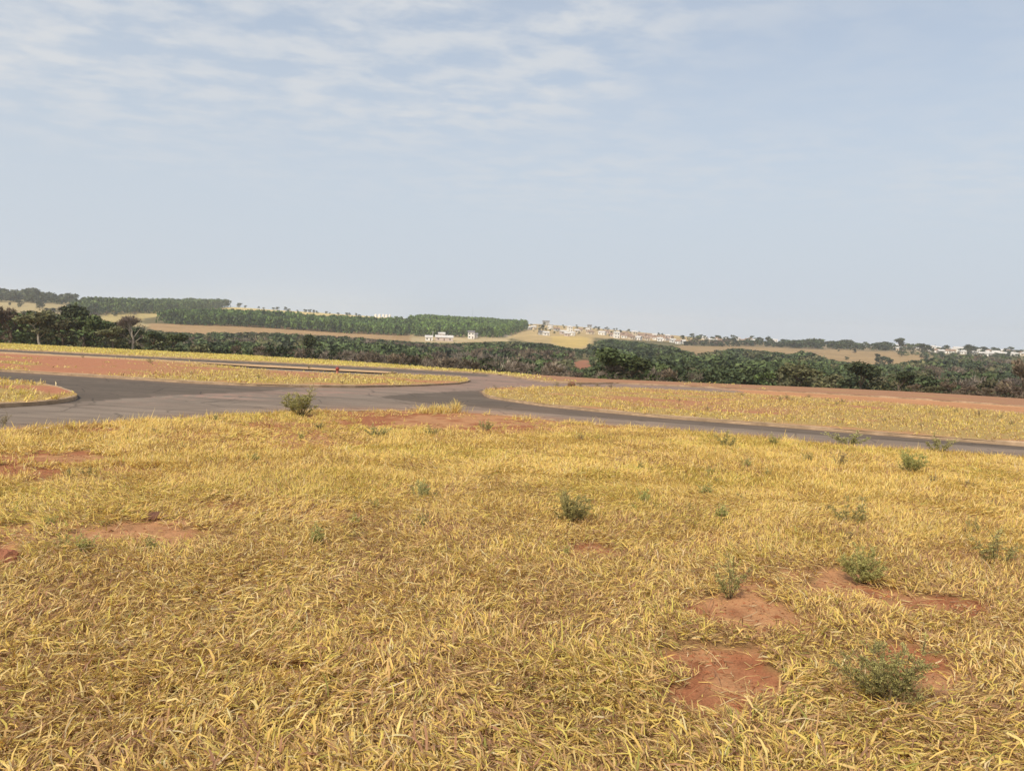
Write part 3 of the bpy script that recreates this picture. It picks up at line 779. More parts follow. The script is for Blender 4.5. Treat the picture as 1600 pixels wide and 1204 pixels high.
# crumbs of earth on the bare patches
q_ = np.random.default_rng(77); G = Gather()
ico = np.array([[0, 0, 1], [.9, 0, .1], [0, .9, .1], [-.9, 0, .1], [0, -.9, .1], [0, 0, -.5]])
icf = np.array([[0, 1, 2], [0, 2, 3], [0, 3, 4], [0, 4, 1], [5, 2, 1], [5, 3, 2], [5, 4, 3], [5, 1, 4]])
m = 2400; bb = np.array(BARE)[q_.integers(0, 14, m)]
P = on_plane(bb[:, 0] + q_.normal(0, .55, m) * bb[:, 2], np.maximum(bb[:, 1] + q_.normal(0, .55, m) * bb[:, 3], 645))
for a in P:
    r = math.hypot(a[0], a[1])
    if r > 14: continue
    s = q_.gamma(1.6, .0035) + .002
    V = ico * s * q_.uniform(.6, 1.3, (6, 3)); V[:, 2] *= .7
    ang = q_.uniform(0, 6.28); V = V @ np.array([[math.cos(ang), -math.sin(ang), 0], [math.sin(ang), math.cos(ang), 0], [0, 0, 1]])
    V += np.array([a[0], a[1], float(lot_z(a[0], a[1], 1, 1))])
    G.add(V, [icf], np.tile(SOIL * q_.uniform(.6, 1.15), (6, 1)))
tag(link('soil_crumbs', G.mesh('soil_crumbs'), M_SOIL), 'small crumbs of red earth strewn over the bare patches', 'soil crumbs', None, 'stuff')

# ------------------------------------------------------------------ trees
KINDS = {  # leaf colour, crown width, bareness
    'dark': ((.060, .074, .033), 1.05, 0.0), 'olive': ((.112, .106, .050), 1.25, 0.1), 'green': ((.084, .106, .038), 1.05, 0.0),
    'bare': ((.175, .138, .108), 1.15, 1.0), 'brown': ((.140, .102, .072), 1.1, .7)}
def tree_mesh(kind, seed, nleaf, leaf, low=.45, tri=False):
    """unit-high tree: forked tapering trunk with limbs, leaf clumps gathered round the limb ends"""
    q = np.random.default_rng(seed)
    col, wide, bare = KINDS[kind]
    SV, SF = [], []
    def tube(a, b, r0, r1, ns=5):
        d = b - a; d = d / (np.linalg.norm(d) + 1e-9)
        s = np.cross(d, [.31, .9, .12]); s /= np.linalg.norm(s) + 1e-9; t = np.cross(d, s)
        k = sum(len(v) for v in SV)
        w = np.arange(ns) * 2 * math.pi / ns
        o = np.cos(w)[:, None] * s + np.sin(w)[:, None] * t
        SV.append(np.concatenate([a + o * r0, b + o * r1]))
        for i in range(ns): SF.append([k + i, k + (i + 1) % ns, k + ns + (i + 1) % ns, k + ns + i])
    ends = []
    def grow(p, d, L, r, lev):
        mid = p + d * L * .5 + q.normal(0, .04 * L, 3)
        e = mid + (d + q.normal(0, .15, 3)) * L * .5
        tube(p, mid, r, r * .82); tube(mid, e, r * .82, r * .62)
        if lev == 0:
            ends.append(e); ends.append(mid); return
        for i in range(q.integers(2, 4) + (lev == 2)):
            ph = q.uniform(0, 6.283); tilt = q.uniform(.35, 1.0)
            n = np.array([math.cos(ph), math.sin(ph), 0]) * tilt * wide + np.array([0, 0, q.uniform(.25, .9)]) + d * .45
            n /= np.linalg.norm(n)
            grow(e, n, L * q.uniform(.62, .85), r * .6, lev - 1)
    d0 = np.array([q.normal(0, .1), q.normal(0, .1), 1.0])
    tube(np.array([0, 0, -.06]), np.array([0, 0, .05]), .034, .028)
    grow(np.array([0, 0, .03]), d0 / np.linalg.norm(d0), q.uniform(.2, .3), .026, 3 if bare < .5 else 3)
    E = np.array(ends)
    # low, uneven skirt of side branches
    nl = int(len(E) * low)
    if nl:
        th = q.uniform(0, 6.283, nl); ph = q.uniform(-.9, .7, nl); ew = np.abs(E[:, :2]).max() * .95
        rr_ = q.uniform(.55, 1.0, nl); top_ = E[:, 2].max()
        K = np.stack([np.cos(th) * np.cos(ph) * ew * rr_, np.sin(th) * np.cos(ph) * ew * rr_, top_ * (.5 + .46 * np.sin(ph) * rr_)], -1)
        for k_ in K[::3]: tube(np.array([0, 0, k_[2] * .55]), k_, .010, .004, 3)
        E = np.concatenate([E, K])
    E2 = E
    i = q.integers(0, len(E2), nleaf)
    n = nleaf
    off = q.normal(0, 1, (n, 3)); off /= np.linalg.norm(off, axis=1)[:, None]
    rad = q.random((n, 1)) ** .45 * q.uniform(.5, 1.25, (len(E2), 1))[i]
    P = E2[i] + off * rad * np.array([.115 * wide, .115 * wide, .08])
    if bare >= .5:                      # twigs: thin, pointing out and up
        P = E2[i] + off * rad * np.array([.06, .06, .05])
        D = (P - np.array([0, 0, .25])); D /= np.linalg.norm(D, axis=1)[:, None]
        D = D + q.normal(0, .55, (n, 3)); D[:, 2] = D[:, 2] + .15
        D /= np.linalg.norm(D, axis=1)[:, None]
        S = np.cross(D, q.normal(0, 1, (n, 3))); S /= np.linalg.norm(S, axis=1)[:, None]
        l = leaf * q.uniform(1.2, 3.2, (n, 1)); w = leaf * .16 * q.uniform(.6, 1.5, (n, 1)) * (1 if bare > .9 else 2.2)
        V = np.stack([P - S * w, P + D * l * .4 + S * w, P + D * l, P + D * l * .4 - S * w], 1)
    else:
        nn = off * .8 + q.normal(0, .6, (n, 3)) + np.array([0, 0, .35]); nn /= np.linalg.norm(nn, axis=1)[:, None]
        a = np.cross(nn, q.normal(0, 1, (n, 3))); a /= np.linalg.norm(a, axis=1)[:, None]; b = np.cross(nn, a)
        l = leaf * q.uniform(.6, 1.5, (n, 1))
        V = np.stack([P - a * l, P - b * l * .6 + nn * l * .2, P + a * l, P + b * l * .7], 1)
    if tri: V = V[:, :3] if bare >= .5 else np.stack([P - a * l, P + a * l * .7 - b * l * .6, P + b * l * .9 + a * l * .2], 1)
    c = np.array(col) * q.uniform(.65, 1.4, (len(E2), 1))[i] * q.uniform(.75, 1.3, (n, 1)) * q.uniform(.94, 1.06, (n, 3))
    V = V.reshape(-1, 3); SVa = np.concatenate(SV)
    top = V[:, 2].max(); V /= top; SVa /= top
    return SVa, np.array(SF), V, np.arange(len(V)).reshape(n, -1), np.repeat(c, len(V) // n, 0)
TREES = {}
for kind in KINDS:
    TREES[kind] = []
    for s in range(4):
        SVa, SF, LV, LF, LC = tree_mesh(kind, 100 + s * 7 + len(kind), 1500 if kind not in ('bare', 'brown') else 1300, .028)
        TREES[kind].append((np_mesh('trunk', SVa, [SF]), np_mesh('crown', LV, [LF], LC)))
FINE = {k: None for k in KINDS}
for kind in KINDS:
    SVa, SF, LV, LF, LC = tree_mesh(kind, 300 + len(kind), 2600, .026, .15)
    FINE[kind] = (np_mesh('trunk', SVa, [SF]), np_mesh('crown', LV, [LF], LC))
def place_tree(pos, h, kind, label, group=None, wide=1.0, fine=False, pale=False, var=None):
    tr, cr = FINE[kind] if fine else TREES[kind][random.randrange(4) if var is None else var]
    o = bpy.data.objects.new('tree', None); COL.objects.link(o); o.empty_display_size = .5
    o.location = pos; o.scale = (h * wide, h * wide, h); o.rotation_euler = (0, 0, random.uniform(0, 6.28))
    if pale:
        tr = tr.copy(); tr.materials.clear(); link('trunk', tr, M_PALE, o)
    else: link('trunk', tr, M_TRUNK, o)
    link('crown', cr, M_CROWN, o)
    return tag(o, label, 'tree', group)

canopy = poly([(-600, 470), (0, 486), (60, 486), (120, 491), (160, 501), (200, 508), (250, 518), (300, 521), (400, 519), (500, 523), (560, 527), (650, 534), (700, 536), (800, 533),
               (850, 536), (890, 543), (920, 546), (930, 533), (950, 529), (1000, 534), (1060, 543), (1085, 553), (1120, 549), (1150, 544), (1200, 549), (1240, 554), (1258, 549),
               (1300, 563), (1350, 570), (1400, 569), (1450, 560), (1500, 552), (1600, 556), (2200, 590)])
# wood in the valley: bases on the terrain, kept where the treetop stays under the skyline of the wood
n = 17500
px = rng.uniform(-170, 1770, n)
rd = ray(px, np.full(n, 540.)); az = np.arctan2(rd[:, 0], rd[:, 1])
dc = np.interp(az, AZ_T, DC_T)
d = dc + 6 + (720 - dc) * rng.random(n) ** 1.55
x, y = np.sin(az) * d, np.cos(az) * d
z = terrain(x, y)
hh = rng.uniform(5.0, 10.5, n) * (.8 + .4 * fbm(x / 60, y / 60, 120, 2))
# low trees where the wood thins out towards the fields
tu, tv = project(np.stack([x, y, z + hh], -1))
layer = np.where(tu > 270, .58 * np.clip(1 - (d - dc) / 330, 0, 1), 0)       # nearer trees stand lower down the bank
roof_y = canopy(tu) + (crest(tu) - canopy(tu)) * layer * (.75 + .5 * fbm(x / 25, y / 25, 125, 2))
lim = (project(np.stack([x, y, z], -1))[1] - roof_y) / F * d * .97
hh = np.where((lim > 2.8) & (lim < hh), lim, hh)
tu, tv = project(np.stack([x, y, z + hh], -1)); bu, bv = project(np.stack([x, y, z], -1))
ok = (tv > roof_y - 1) & (tv < crest(tu) - 3)
wpx = hh * .55 / d * F
for (a, b_, c, e) in ((899, 562, 919, 573),):
    ok &= ~((tu + wpx > a) & (tu - wpx < c) & (tv < e) & (bv > b_) & (d < 520))
ok &= ~((tu > 1420) & (d < 130) & (tv < 612))
idx = np.nonzero(ok)[0]
idx = idx[np.argsort(d[idx])]
# thin to a natural spacing
cell = {}; chosen = []
for i in idx:
    sp = 4.2 + d[i] / 160
    kx, ky = int(x[i] // sp), int(y[i] // sp)
    if any((x[j] - x[i]) ** 2 + (y[j] - y[i]) ** 2 < sp * sp for a in (-1, 0, 1) for b_ in (-1, 0, 1) for j in cell.get((kx + a, ky + b_), ())): continue
    cell.setdefault((kx, ky), []).append(i); chosen.append(i)
# keep what can be seen from around the camera: drop trees sunk well behind nearer crowns
colmin = np.full(700, 9999.); vis = []
for i in chosen:
    w_ = hh[i] * .5 / d[i] * F
    c0, c1 = int((tu[i] - w_ + 600) / 4), int((tu[i] + w_ + 600) / 4) + 1
    c0, c1 = max(c0, 0), min(c1, 699)
    if tv[i] < colmin[c0:c1].max() + 5: vis.append(i)
    m0, m1 = int((tu[i] - w_ * .6 + 600) / 4), int((tu[i] + w_ * .6 + 600) / 4) + 1
    m0 = max(m0, 0); colmin[m0:m1] = np.minimum(colmin[m0:m1], tv[i] + .25 * hh[i] / d[i] * F)
chosen = sorted(vis, key=lambda i: -hh[i] / d[i])
kn = ['dark', 'olive', 'green', 'bare', 'brown']
def kind_at(i):
    gsel = fbm(x[i] / 38, y[i] / 38, 130, 2); br = fbm(x[i] / 55, y[i] / 55, 133, 2)
    if 640 < tu[i] < 900 and tv[i] > 545: br += .14
    if 1420 < tu[i] and tv[i] > 560: br += .10
    if tu[i] < 330: br -= .02
    if 925 < tu[i] < 1085 and tv[i] < 552: br -= .2; gsel += .1
    if 1090 < tu[i] < 1400: br -= .08
    if random.random() < sstep(.56, .66, br) * .75: return 'bare' if random.random() < .45 else 'brown'
    if gsel > .58: return 'green'
    if gsel < .40 or tu[i] < 260: return 'olive' if random.random() < .7 else 'dark'
    return 'dark' if random.random() < .7 else 'green'
WLBL = {'dark': 'dark green dense-crowned tree of the valley wood beyond the streets', 'olive': 'dull olive spreading tree of the valley wood beyond the streets',
        'green': 'mid-green leafy tree of the valley wood beyond the streets', 'bare': 'leafless grey twiggy tree of the valley wood beyond the streets',
        'brown': 'brownish half-bare tree of the valley wood beyond the streets'}
near = chosen[:215]; rest = chosen[215:]
for i in near:
    k = kind_at(i)
    zone = next(nm for lim_, nm in ((230, 'below the hilltop plantation'), (640, 'below the long plantation belt'), (780, 'below the farm sheds'), (930, 'beside the red earth bank'),
                                   (1090, 'below the cream house cluster'), (1450, 'below the tan field'), (9999, 'below the dense white village')) if tu[i] < lim_)
    size = 'tall' if hh[i] > 6.5 else 'low'
    place_tree((x[i], y[i], z[i]), hh[i], k, size + ' ' + WLBL[k].replace('beyond the streets', zone), '%s %s trees %s' % (size, k, zone), random.uniform(.95, 1.25))
def merge_trees(name, items, label, cat, nleaf=70, leaf=.11, lod=0):
    """far-off wood read as one mass: low-detail trees, each with its own trunk and crown"""
    low = [{k: [tree_mesh(k, 500 + s + len(k), int(nl * (1.2 if k in ('bare', 'brown') else 1)), lf * (1.1 if k in ('bare', 'brown') else 1), tri=True) for s in range(4)] for k in KINDS} for nl, lf in ((nleaf, leaf), (int(nleaf * .55), leaf * 1.32))]
    G = Gather(); q = np.random.default_rng(5)
    for (p, h, k, w, tint) in items:
        SVa, SF, LV, LF, LC = low[int(lod and math.hypot(p[0], p[1]) > lod)][k][q.integers(4)]
        a = q.uniform(0, 6.283); ca, sa = math.cos(a), math.sin(a)
        M = np.array([[ca * w, -sa * w, 0], [sa * w, ca * w, 0], [0, 0, 1]]) * h
        G.add(LV @ M.T + p, [LF], LC * tint)
    return tag(link(name, G.mesh(name), M_WOOD), label, cat, None, 'stuff')
items = []
for i in rest:
    t = random.uniform(.75, 1.3)
    items.append((np.array([x[i], y[i], z[i]]), hh[i] * 1.05, kind_at(i), random.uniform(1.0, 1.3), t))
merge_trees('valley_wood', items, 'dense mixed woodland filling the valley bottom', 'wood', 290, .048, 270)
print('valley trees', len(near), len(rest))

# single trees along the edge of the street verge
def edge_tree(px, back, h, kind, label, wide=1.0, **kw):
    c = on_plane(np.array([px], float), crest(np.array([px], float)))[0]
    dd = math.hypot(c[0], c[1]); k = (dd + back) / dd
    X, Y = c[0] * k, c[1] * k
    return place_tree((X, Y, float(terrain(X, Y)) - .05), h, kind, label, None, wide, True, **kw)
edge_tree(62, 3, 6.0, 'olive', 'spreading olive tree with pale forked trunk at the verge', 1.15, pale=True)
edge_tree(15, 5, 6.6, 'brown', 'brownish twiggy tree at the verge beside the pale forked tree', 1.2)
edge_tree(130, 14, 8.6, 'dark', 'tall dark rounded tree standing above the olive trees at the verge', 1.0)
edge_tree(152, 8, 6.0, 'green', 'mid-green rounded tree beside the tall dark tree at the verge', 1.0)
edge_tree(100, 5, 5.0, 'olive', 'low olive tree between pale forked tree and tall dark tree', 1.2)
edge_tree(207, 6, 6.2, 'bare', 'leafless grey tree with fanned pale branches at the verge', 1.05, pale=True)
edge_tree(178, 4, 4.0, 'olive', 'low olive bush in front of the leafless grey tree', 1.3)
edge_tree(240, 4, 3.6, 'dark', 'low dark bush at the verge beside the leafless grey tree', 1.4)
edge_tree(270, 5, 3.4, 'green', 'low mid-green bush at the verge beside a low dark bush', 1.4)
edge_tree(488, 12, 4.8, 'dark', 'slim dark tree on a pale stem behind the yellow verge', .8, pale=True)
edge_tree(955, 16, 4.8, 'green', 'bright green bushy tree at the corner of the earth street', 1.5)
edge_tree(985, 14, 3.6, 'green', 'low bright green bush beside the bushy tree by the earth street', 1.6)
edge_tree(1345, 22, 5.6, 'dark', 'dark rounded tree behind the red earth verge', 1.3)
edge_tree(1405, 14, 3.6, 'dark', 'small dark round bush behind the red earth verge', 1.2)
edge_tree(1595, 20, 6.5, 'brown', 'tall brown tree with dark trunk standing in dry scrub', 1.1)
edge_tree(1575, 26, 4.4, 'brown', 'short brown tree beside the tall brown tree in dry scrub', 1.2)
edge_tree(1250, 16, 4.0, 'olive', 'olive bushy tree right behind the red earth verge', 1.4)
for px_, bk, h in [(1430, 10, 1.6), (1460, 8, 1.3), (1487, 9, 2.0), (1515, 8, 1.5), (1540, 7, 1.4), (1560, 9, 1.7), (1590, 6, 1.2), (1445, 22, 2.4), (1500, 20, 2.0), (1535, 22, 2.4), (1610, 12, 2.0), (1640, 10, 1.8)]:
    o = edge_tree(px_, bk, h, 'brown' if random.random() < .6 else 'olive', 'low dry brown shrub in the tan scrub behind the verge', 1.6)
    o['group'] = 'dry shrubs behind the verge'; o['category'] = 'shrub'; o.name = 'shrub'

# ------------------------------------------------------------------ plantations on the far hillside
def plantation(pts, spacing, h, kindcols, label, seed):
    q = np.random.default_rng(seed)
    pts = np.array(pts, float)
    G3 = np.array([hit_terrain(a, b) for a, b in pts])
    lo, hi = G3.min(0), G3.max(0)
    # rows run across the slope
    nx = int((hi[0] - lo[0]) / spacing); ny = int((hi[1] - lo[1]) / spacing)
    X, Y = np.meshgrid(lo[0] + spacing * np.arange(nx), lo[1] + spacing * np.arange(ny), indexing='ij')
    X = (X + q.normal(0, .5, X.shape)).ravel(); Y = (Y + q.normal(0, .5, Y.shape)).ravel()
    m = in_poly(X, Y, G3[:, :2]); X, Y = X[m], Y[m]
    Z = terrain(X, Y)
    its = []
    for a, b, c in zip(X, Y, Z):
        t = (.8 + .5 * fbm(a / 70, b / 70, 140, 2)) * q.uniform(.8, 1.2)
        its.append((np.array([a, b, c]), h * q.uniform(.82, 1.1) * (.8 + .4 * fbm(a / 25, b / 25, 141, 2)), 'dark' if q.random() < .5 else 'green', q.uniform(.55, .75), t * kindcols))
    print(label, len(its))
    return merge_trees('plantation', its, label, 'plantation', 80, .10)
plantation([(112, 486), (140, 481), (255, 480), (330, 479), (362, 479.5), (335, 483), (290, 489), (250, 491), (215, 490), (120, 492)], 6.0, 12, np.array([1.15, 1.25, 1.2]), 'dark green tree plantation on the hilltop beside the yellow field', 1)
plantation([(245, 505), (300, 500), (420, 503), (540, 508), (640, 512), (640, 525), (560, 522), (480, 517), (400, 512), (300, 509)], 5.0, 11, np.array([1.2, 1.45, 1.05]), 'long belt of plantation trees below the yellow field', 2)
plantation([(645, 526), (640, 508), (655, 503), (730, 505), (800, 509), (832, 511), (832, 513), (795, 524), (785, 528), (740, 527)], 5.5, 11, np.array([1.3, 1.65, 1.05]), 'bright green plantation block on the hill beside the village', 3)

# scattered trees and groves on the far slope
def hill_tree(px, py, hpx, kind, label, group=None, wide=1.0):
    p = hit_terrain(px, py); d = math.hypot(p[0], p[1])
    return place_tree((p[0], p[1], p[2] - .1), hpx / F * d, kind, label, group, wide)
for a in [(373, 480, 7), (383, 480, 4), (404, 482, 4), (412, 483, 3), (427, 484, 4), (433, 484, 5), (447, 486, 7), (452, 486, 4), (465, 487, 3), (477, 488, 5), (484, 488, 5), (490, 489, 5), (496, 490, 5),
          (510, 490, 4), (515, 491, 3), (528, 492, 4), (542, 493, 5), (546, 493, 5), (557, 494, 5), (561, 495, 4)]:
    hill_tree(*a, 'dark', 'small dark tree on the skyline of the yellow field', 'skyline trees of the yellow field', 1.3)
for a in [(32, 478, 9, 'dark'), (62, 482, 9, 'dark'), (66, 481, 8, 'dark'), (75, 489, 7, 'dark'), (83, 490, 8, 'dark'), (90, 491, 9, 'bare'), (96, 490, 10, 'brown'), (103, 491, 8, 'dark'), (110, 478, 8, 'dark'),
          (109, 485, 9, 'dark'), (15, 477, 4, 'dark'), (30, 480, 4, 'dark'), (138, 494, 8, 'brown'), (150, 495, 7, 'brown'), (165, 494, 7, 'brown'), (180, 494, 7, 'dark'), (210, 493, 6, 'brown')]:
    hill_tree(*a, WLBL[a[3]].replace('of the valley wood beyond the streets', 'on the pale pasture slope'), a[3] + ' trees on the pasture slope', 1.4)
for a in [(1200, 538, 13), (1405, 547, 18), (1445, 553, 15), (1517, 556, 16), (1436, 549, 10), (850, 508, 5), (848, 516, 9), (843, 517, 6), (955, 522, 5), (970, 521, 6), (1030, 524, 5), (1035, 525, 5), (935, 516, 6), (960, 521, 5)]:
    hill_tree(*a, 'dark', 'tall dark tree rising over the village roofs', 'tall trees over the village', 1.1)
for a in [(1375, 570, 12), (1382, 569, 12), (1390, 570, 9), (1446, 563, 5), (1440, 560, 6), (1323, 562, 5), (1335, 551, 6), (1310, 549, 3), (1372, 562, 9)]:
    hill_tree(*a, 'dark', 'isolated dark bush on the tan field below the village', 'bushes on the tan field', 1.4)
class Grove(list):
    def put(s, px, py, hpx, kind, wide=1.3):
        p = hit_terrain(px, py); d = math.hypot(p[0], p[1])
        s.append((p - np.array([0, 0, .1]), hpx / F * d, kind, wide, random.uniform(.75, 1.25)))
    def done(s, label): return merge_trees('grove', s, label, 'grove', 120, .085)
gv = Grove()
for i in range(130):
    px_ = random.uniform(-60, 115)
    gv.put(px_, 463 + px_ * .04 + random.uniform(1, 9), random.uniform(9, 15) * (1 if px_ < 60 else .75), 'dark', 1.5)
gv.done('dark grove crowning the pale pasture hilltop')
gv = Grove()
for i in range(120):                                   # dark grove between fields and houses
    px_ = random.uniform(1160, 1395); c = np.interp(px_, [1160, 1230, 1300, 1395], [540, 543.5, 546, 549])
    hh_ = np.interp(px_, [1160, 1215, 1265, 1330, 1395], [8, 9, 13, 12, 11])
    if 1200 < px_ < 1222: hh_ = 7
    gv.put(px_, c - random.uniform(0, 3), hh_ * random.uniform(.75, 1.1), 'dark')
gv.done('dark grove between the tan field and the white village')
gv = Grove()
for i in range(190):                                   # trees among and behind the houses
    px_ = random.uniform(1060, 1620); c = sky_ground(px_)
    gv.put(px_, c + random.uniform(1, 6), random.uniform(4, 9), 'dark' if random.random() < .75 else 'green', 1.4)
gv.done('dark trees standing among and behind the village houses')
gv = Grove()
for i in range(90):                                    # hedge below the village street
    px_ = random.uniform(1400, 1640)
    gv.put(px_, 552 + (px_ - 1400) * .03 + random.uniform(0, 8), random.uniform(4, 7), 'dark' if random.random() < .6 else 'green', 1.5)
gv.done('green hedge of trees below the dense white village')
gv = Grove()
for i in range(70):
    px_ = random.uniform(828, 1000)
    gv.put(px_, random.uniform(508, 524) + max(0, px_ - 930) * .09, random.uniform(2.0, 4.2), 'dark' if random.random() < .6 else 'olive', 1.4)
gv.done('small trees scattered among the outlying hillside houses')
gv = Grove()
for i in range(80):
    px_ = random.uniform(1070, 1180)
    gv.put(px_, 541 - abs(px_ - 1120) * .02 + random.uniform(-4, 1), random.uniform(5, 8), 'dark' if random.random() < .7 else 'brown', 1.3)
gv.done('dark belt of trees between the tan field and the cream houses')

# ------------------------------------------------------------------ village and farm on the far hillside
def box(x0, x1, y0, y1, z0, z1):
    v = np.array([[a, b, c] for a in (x0, x1) for b in (y0, y1) for c in (z0, z1)], float)
    f = np.array([[0, 1, 3, 2], [4, 6, 7, 5], [0, 4, 5, 1], [2, 3, 7, 6], [0, 2, 6, 4], [1, 5, 7, 3]])
    return v, f
def join(parts):
    V, Fq, n = [], [], 0
    for v, f in parts: V.append(v); Fq.append(f + n); n += len(v)
    return np.concatenate(V), np.concatenate(Fq)
MW = {'white': mat_flat('white_wall', (.76, .73, .67), .9, .1, .08, .3), 'cream': mat_flat('cream_wall', (.60, .51, .38), .9, .1, .08, .3),
      'pink': mat_flat('pink_wall', (.54, .44, .38), .9, .1, .08, .3), 'grey': mat_flat('grey_wall', (.42, .41, .39), .9, .1, .08, .3)}
MR = {'tile': mat_flat('clay_tile_roof', (.30, .20, .145), .9, .1, .2, .8), 'pale': mat_flat('pale_sheet_roof', (.55, .52, .48), .7, .2, .12, .5), 'dark': mat_flat('dark_sheet_roof', (.16, .15, .15), .7, .2, .12, .5)}
M_GLASS = mat_flat('dark_window', (.05, .055, .06), .25, .5, .1, 1.0)
M_DOOR = mat_flat('brown_door', (.14, .08, .05), .7, .2, .1, 1.0)
PRO = {}
def house_proto(w, dep, h, rh, hip):
    key = (w, dep, h, rh, hip)
    if key in PRO: return PRO[key]
    a, b = w / 2, dep / 2
    wv, wf = box(-a, a, -b, b, -2.5, h)
    g = .0 if not hip else w * .25
    o = .45
    rv = np.array([[-a - o, -b - o, h - .02], [a + o, -b - o, h - .02], [a + o, b + o, h - .02], [-a - o, b + o, h - .02], [-a - o + g, 0, h + rh], [a + o - g, 0, h + rh]]
                  + [[-a - o, -b - o, h - .2], [a + o, -b - o, h - .2], [a + o, b + o, h - .2], [-a - o, b + o, h - .2]], float)
    rq = np.array([[0, 1, 5, 4], [2, 3, 4, 5], [6, 7, 1, 0], [7, 8, 2, 1], [8, 9, 3, 2], [9, 6, 0, 3], [9, 8, 7, 6]]); rt = np.array([[1, 2, 5], [3, 0, 4]])
    wall = np_mesh('wall', wv, [wf]); roof = np_mesh('roof', rv, [rq, rt])
    win = np_mesh('window', *[(lambda q: (q[0], [q[1]]))(box(-.6, .6, -.06, .04, 0, 1.1))][0])
    door = np_mesh('door', *[(lambda q: (q[0], [q[1]]))(box(-.45, .45, -.06, .04, 0, 2.1))][0])
    PRO[key] = (wall, roof, win, door)
    return PRO[key]
def house(px, py, wpx, tall, wc, rc, label, group=None, rot=0.0, hip=False):
    p = hit_terrain(px, py, 300); d = math.hypot(p[0], p[1])
    w = max(6.0, round(wpx * .85 / F * d)); w = min(w, 60)
    dep = 7.0 if w < 14 else 9.0
    h = {1: 3.1, 2: 6.0}[tall]
    wall, roof, win, door = house_proto(w, dep, h, 1.5 if dep < 8 else 1.9, hip)
    o = bpy.data.objects.new('house', None); COL.objects.link(o); o.location = p
    o.rotation_euler = (0, 0, -math.atan2(p[0], p[1]) + rot)
    def part(name, me, mat, loc=None):
        q = bpy.data.objects.new(name, me)
        if not me.materials: me.materials.append(mat)
        q.material_slots[0].link = 'OBJECT'; q.material_slots[0].material = mat
        COL.objects.link(q); q.parent = o
        if loc: q.location = loc
        return q
    part('wall', wall, MW[wc]); part('roof', roof, MR[rc])
    nwin = max(2, int(w // 4.5))
    for s in range(tall):
        for i in range(nwin):
            xx = -w / 2 + w * (i + .5) / nwin
            if s == 0 and i == nwin // 2: part('door', door, M_DOOR, (xx, -dep / 2 - .0, .05))
            else: part('window', win, M_GLASS, (xx, -dep / 2, 1.0 + 2.9 * s))
    return tag(o, label, 'house', group)
G1 = 'houses on the slope beside the plantation'
for a in [(860, 514, 8, 1, 'white', 'pale'), (853, 524, 10, 1, 'white', 'pale'), (846, 523, 6, 1, 'grey', 'dark'), (880, 522, 12, 1, 'pink', 'pale'), (890, 518, 8, 2, 'white', 'pale'), (894, 524, 10, 1, 'white', 'pale'),
          (901, 520, 8, 1, 'cream', 'pale'), (922, 522, 13, 1, 'cream', 'tile'), (941, 523, 12, 1, 'white', 'pale'), (826, 515, 10, 1, 'grey', 'pale'), (834, 514, 7, 1, 'cream', 'pale'), (957, 526, 8, 1, 'pink', 'tile'),
          (906, 518, 7, 1, 'cream', 'tile'), (886, 525, 8, 1, 'pink', 'pale'), (918, 518, 7, 1, 'cream', 'pale'), (870, 517, 6, 1, 'grey', 'tile'), (948, 521, 7, 1, 'pink', 'tile')]:
    house(*a, f'{a[4]} house with {a[5]} roof on the slope beside the bright plantation', G1 + ', %s under %s' % (a[4], a[5]), random.uniform(-.5, .5), random.random() < .4)
for a in [(963, 528, 9, 2, 'white', 'pale'), (975, 528, 8, 1, 'white', 'tile'), (986, 530, 10, 1, 'cream', 'tile'), (991, 526, 6, 2, 'cream', 'pale'), (998, 531, 10, 1, 'white', 'pale'), (1003, 529, 8, 1, 'cream', 'tile'),
          (1011, 532, 8, 1, 'cream', 'tile'), (1019, 529, 7, 1, 'pink', 'tile'), (1025, 531, 8, 1, 'white', 'tile'), (1031, 533, 8, 1, 'white', 'pale'), (1043, 532, 7, 2, 'pink', 'pale'), (1051, 535, 7, 1, 'white', 'pale'),
          (1060, 537, 9, 1, 'white', 'tile'), (1067, 537, 6, 1, 'white', 'pale'), (1034, 529, 7, 1, 'cream', 'tile'), (1014, 527, 7, 1, 'pink', 'tile'), (983, 527, 7, 1, 'pink', 'tile'), (970, 525, 7, 1, 'pink', 'tile'),
          (1007, 526, 7, 1, 'cream', 'tile'), (1023, 527, 6, 1, 'cream', 'pale'), (1047, 530, 6, 1, 'cream', 'tile'), (1038, 532, 6, 1, 'white', 'tile'), (978, 524, 6, 1, 'pink', 'tile'), (999, 526, 6, 1, 'pink', 'tile')]:
    house(*a, f'{a[4]} house with {a[5]} roof in the cluster above the green wood', 'cluster above the green wood, %s under %s' % (a[4], a[5]), random.uniform(-.6, .6), random.random() < .4)
for a in [(1101, 530, 7, 1, 'white', 'pale'), (1112, 534, 9, 1, 'cream', 'pale'), (1126, 535, 8, 1, 'pink', 'tile'), (1133, 533, 6, 1, 'white', 'pale'), (1152, 531, 8, 1, 'white', 'pale'), (1168, 533, 5, 1, 'white', 'tile'),
          (1177, 535, 7, 1, 'white', 'pale'), (1172, 531, 6, 1, 'cream', 'tile'), (1210, 533, 10, 1, 'white', 'pale'), (1206, 530, 6, 1, 'white', 'pale'), (1251, 535, 5, 1, 'white', 'pale'), (1328, 538, 4, 1, 'white', 'pale'), (1340, 542, 5, 1, 'white', 'pale'), (1120, 532, 6, 1, 'white', 'tile'), (1160, 535, 6, 1, 'cream', 'tile')]:
    house(*a, f'{a[4]} house with {a[5]} roof peeping out of the dark trees', 'houses among dark trees, %s under %s' % (a[4], a[5]), random.uniform(-.6, .6), random.random() < .4)
